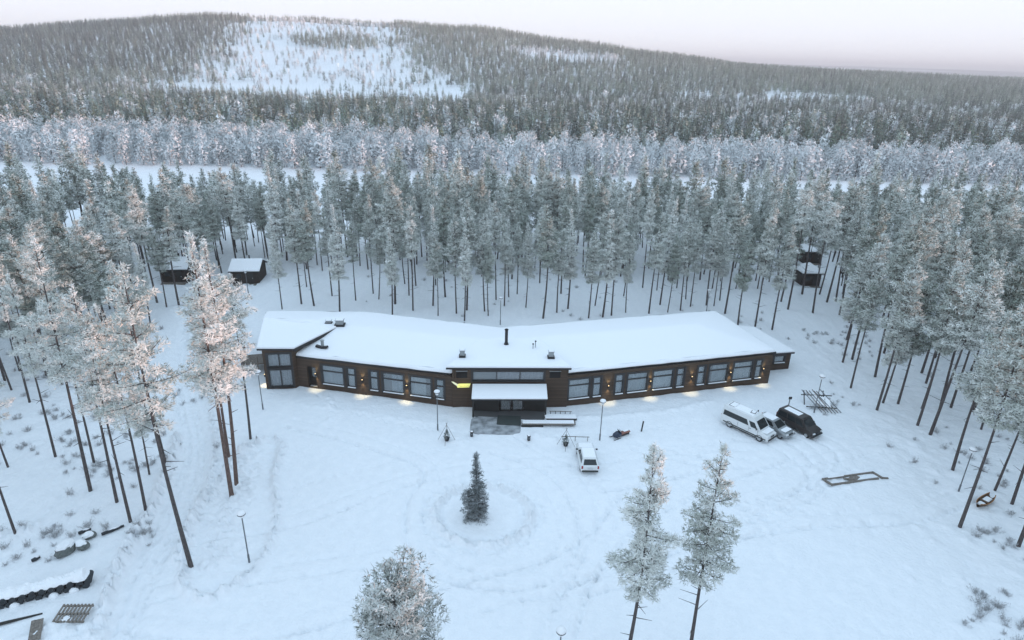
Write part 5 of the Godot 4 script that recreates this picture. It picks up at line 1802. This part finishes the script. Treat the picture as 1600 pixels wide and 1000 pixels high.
# ---------------------------------------------------------------- scene
func make_materials() -> void:
	M.leaf = vmat(0.85)
	M.snow = mat(Color(0.88, 0.89, 0.905), 0.7)
	M.snow.uv1_triplanar = true
	M.snow.uv1_world_triplanar = true
	M.snow.uv1_scale = Vector3.ONE * 0.35
	M.snow.normal_enabled = true
	M.snow.normal_texture = normal_texture(512, 0.02, 5.0, 3)
	M.snow.normal_scale = 0.35
	M.ground = vmat(0.75)
	M.ground.uv1_triplanar = true
	M.ground.uv1_world_triplanar = true
	M.ground.uv1_scale = Vector3.ONE * 0.16
	M.ground.albedo_texture = noise_texture(512, 0.012, Color(0.93, 0.94, 0.95), Color(1, 1, 1), 12, 5)
	M.ground.normal_enabled = true
	M.ground.normal_texture = normal_texture(1024, 0.016, 9.0, 4)
	M.ground.normal_scale = 0.9
	M.bark = mat(Color(1, 1, 1), 0.95)
	M.bark.albedo_texture = noise_texture(256, 0.03, Color(0.030, 0.026, 0.026), Color(0.135, 0.115, 0.11), 7, 4)
	M.bark.uv1_triplanar = true
	M.bark.uv1_scale = Vector3(1.6, 0.5, 1.6)
	M.bark_red = mat(Color(1, 1, 1), 0.95)
	M.bark_red.albedo_texture = noise_texture(256, 0.03, Color(0.06, 0.038, 0.032), Color(0.21, 0.14, 0.115), 8, 4)
	M.bark_red.uv1_triplanar = true
	M.bark_red.uv1_scale = Vector3(1.6, 0.5, 1.6)
	M.clad = mat(Color(1, 1, 1), 0.75)
	M.clad.albedo_texture = board_texture(Color(0.064, 0.040, 0.025), false, 4)
	M.clad.uv1_triplanar = true
	M.clad.uv1_scale = Vector3.ONE * 0.8
	M.cabin = mat(Color(1, 1, 1), 0.8)
	M.cabin.albedo_texture = board_texture(Color(0.028, 0.020, 0.015), false, 5)
	M.cabin.uv1_triplanar = true
	M.planks = mat(Color(1, 1, 1), 0.85)
	M.planks.albedo_texture = noise_texture(256, 0.02, Color(0.11, 0.095, 0.08), Color(0.27, 0.24, 0.21), 15, 4)
	M.planks.uv1_triplanar = true
	M.fascia = mat(Color(0.022, 0.021, 0.022), 0.6)
	M.frame = mat(Color(0.030, 0.028, 0.028), 0.55)
	M.dark = mat(Color(0.022, 0.021, 0.019), 0.7)
	M.black = mat(Color(0.016, 0.016, 0.018), 0.55)
	M.metal = mat(Color(0.5, 0.5, 0.5), 0.35, 1.0)
	M.galv = mat(Color(0.30, 0.32, 0.33), 0.5, 0.3)
	M.paving = mat(Color(0.10, 0.10, 0.10), 0.9)
	M.paving_wet = mat(Color(1, 1, 1), 0.85)
	M.paving_wet.albedo_texture = noise_texture(512, 0.008, Color(0.14, 0.15, 0.155), Color(0.50, 0.52, 0.54), 19, 5)
	M.paving_wet.uv1_triplanar = true
	M.paving_wet.uv1_world_triplanar = true
	M.paving_wet.uv1_scale = Vector3.ONE * 0.2
	M.mat_dark = mat(Color(0.045, 0.055, 0.052), 0.95)
	M.curtain = mat(Color(0.17, 0.21, 0.24), 0.9)
	M.curtain_b = mat(Color(0.22, 0.26, 0.28), 0.9)
	M.curtain_c = mat(Color(0.13, 0.17, 0.19), 0.9)
	M.curtain_d = mat(Color(0.10, 0.11, 0.13), 0.9)
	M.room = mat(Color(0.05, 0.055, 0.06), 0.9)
	M.pane = mat(Color(0.75, 0.85, 0.9), 0.04)
	M.pane.transparency = BaseMaterial3D.TRANSPARENCY_ALPHA
	M.pane.albedo_color.a = 0.12
	M.auto_glass = mat(Color(0.018, 0.024, 0.026), 0.06)
	M.lens = mat(Color(0.62, 0.64, 0.65), 0.15)
	M.red = mat(Color(0.30, 0.02, 0.02), 0.25)
	M.rubber = mat(Color(0.02, 0.02, 0.021), 0.9)
	M.white_paint = mat(Color(0.70, 0.72, 0.72), 0.3)
	M.white_paint.clearcoat_enabled = true
	M.white_paint.clearcoat = 0.5
	M.silver_paint = mat(Color(0.30, 0.32, 0.33), 0.35, 0.5)
	M.brown_paint = mat(Color(0.030, 0.026, 0.024), 0.4)
	M.trim = mat(Color(0.024, 0.028, 0.028), 0.6)
	M.pole = mat(Color(0.16, 0.17, 0.18), 0.5, 0.3)
	M.frost_glass = mat(Color(0.82, 0.83, 0.84), 0.4)
	M.navy = mat(Color(0.010, 0.022, 0.05), 0.3)
	M.orange = mat(Color(0.26, 0.11, 0.08), 0.6)
	M.boat = mat(Color(0.13, 0.075, 0.04), 0.75)
	M.orange_wood = mat(Color(0.36, 0.17, 0.06), 0.7)
	M.tarp = mat(Color(0.03, 0.035, 0.04), 0.8)
	M.rock = mat(Color(1, 1, 1), 0.95)
	M.rock.albedo_texture = noise_texture(256, 0.02, Color(0.07, 0.085, 0.08), Color(0.22, 0.23, 0.22), 33, 4)
	M.rock.uv1_triplanar = true
	M.warm = glow(Color(1.0, 0.72, 0.35), 4.0)
	M.sign = glow(Color(0.74, 0.72, 0.24), 0.55)
	M.sign_pale = glow(Color(0.74, 0.72, 0.5), 0.4)
	M.sign_ink = mat(Color(0.30, 0.30, 0.06), 0.6)

func _ready() -> void:
	# camera
	var cam := Camera3D.new()
	cam.name = "camera"
	add_child(cam)
	cam.fov = 53.13
	cam.far = 20000.0
	cam.near = 0.5
	cam.transform = Transform3D(Basis(Vector3.RIGHT, -atan(0.408)) * Basis(Vector3.BACK, deg_to_rad(1.5)), Vector3(0, CAM_H, 0))
	eye = cam.transform
	cam.current = true
	# sky, air and exposure
	var we := WorldEnvironment.new()
	we.name = "world_environment"
	add_child(we)
	var e := Environment.new()
	e.background_mode = Environment.BG_SKY
	var sm := ProceduralSkyMaterial.new()
	sm.sky_top_color = srgb(0.575, 0.765, 0.965)
	sm.sky_horizon_color = srgb(0.80, 0.81, 0.86)
	sm.sky_curve = 0.22
	sm.sky_energy_multiplier = 1.1
	sm.ground_bottom_color = srgb(0.7, 0.75, 0.82)
	sm.ground_horizon_color = srgb(0.80, 0.81, 0.86)
	sm.sun_angle_max = 25.0
	sm.sun_curve = 0.1
	e.sky = Sky.new()
	e.sky.sky_material = sm
	e.tonemap_mode = Environment.TONE_MAPPER_LINEAR
	e.tonemap_exposure = 1.08
	e.fog_enabled = true
	e.fog_density = 0.00028
	e.fog_light_color = srgb(0.86, 0.90, 0.93)
	e.sdfgi_enabled = true
	e.ssao_enabled = true
	e.ssil_enabled = true
	we.environment = e
	# low winter sun from the right, just clearing the treetops
	var sun := DirectionalLight3D.new()
	sun.name = "sun"
	add_child(sun)
	sun.light_color = Color(1.0, 0.78, 0.70)
	sun.light_energy = 1.6
	sun.light_angular_distance = 0.6
	sun.shadow_enabled = true
	var az := deg_to_rad(98.0)
	var el := deg_to_rad(2.4)
	var to_sun := Vector3(sin(az) * cos(el), sin(el), -cos(az) * cos(el))
	sun.look_at_from_position(to_sun * 100.0, Vector3.ZERO, Vector3.UP)

	noise.seed = 11
	noise.frequency = 0.02
	noise.fractal_octaves = 4
	fine.seed = 5
	fine.frequency = 0.6
	fine.fractal_octaves = 3
	make_materials()
	build_ground()
	print("ground ", Time.get_ticks_msec())
	build_lodge()
	print("lodge ", Time.get_ticks_msec())
	make_trees()
	print("tree kinds ", Time.get_ticks_msec())
	build_near_woods()
	print("near woods ", Time.get_ticks_msec())
	build_far_woods()
	print("far woods ", Time.get_ticks_msec())
	build_vehicles()
	build_yard()
	build_undergrowth()
	print("done ", Time.get_ticks_msec())
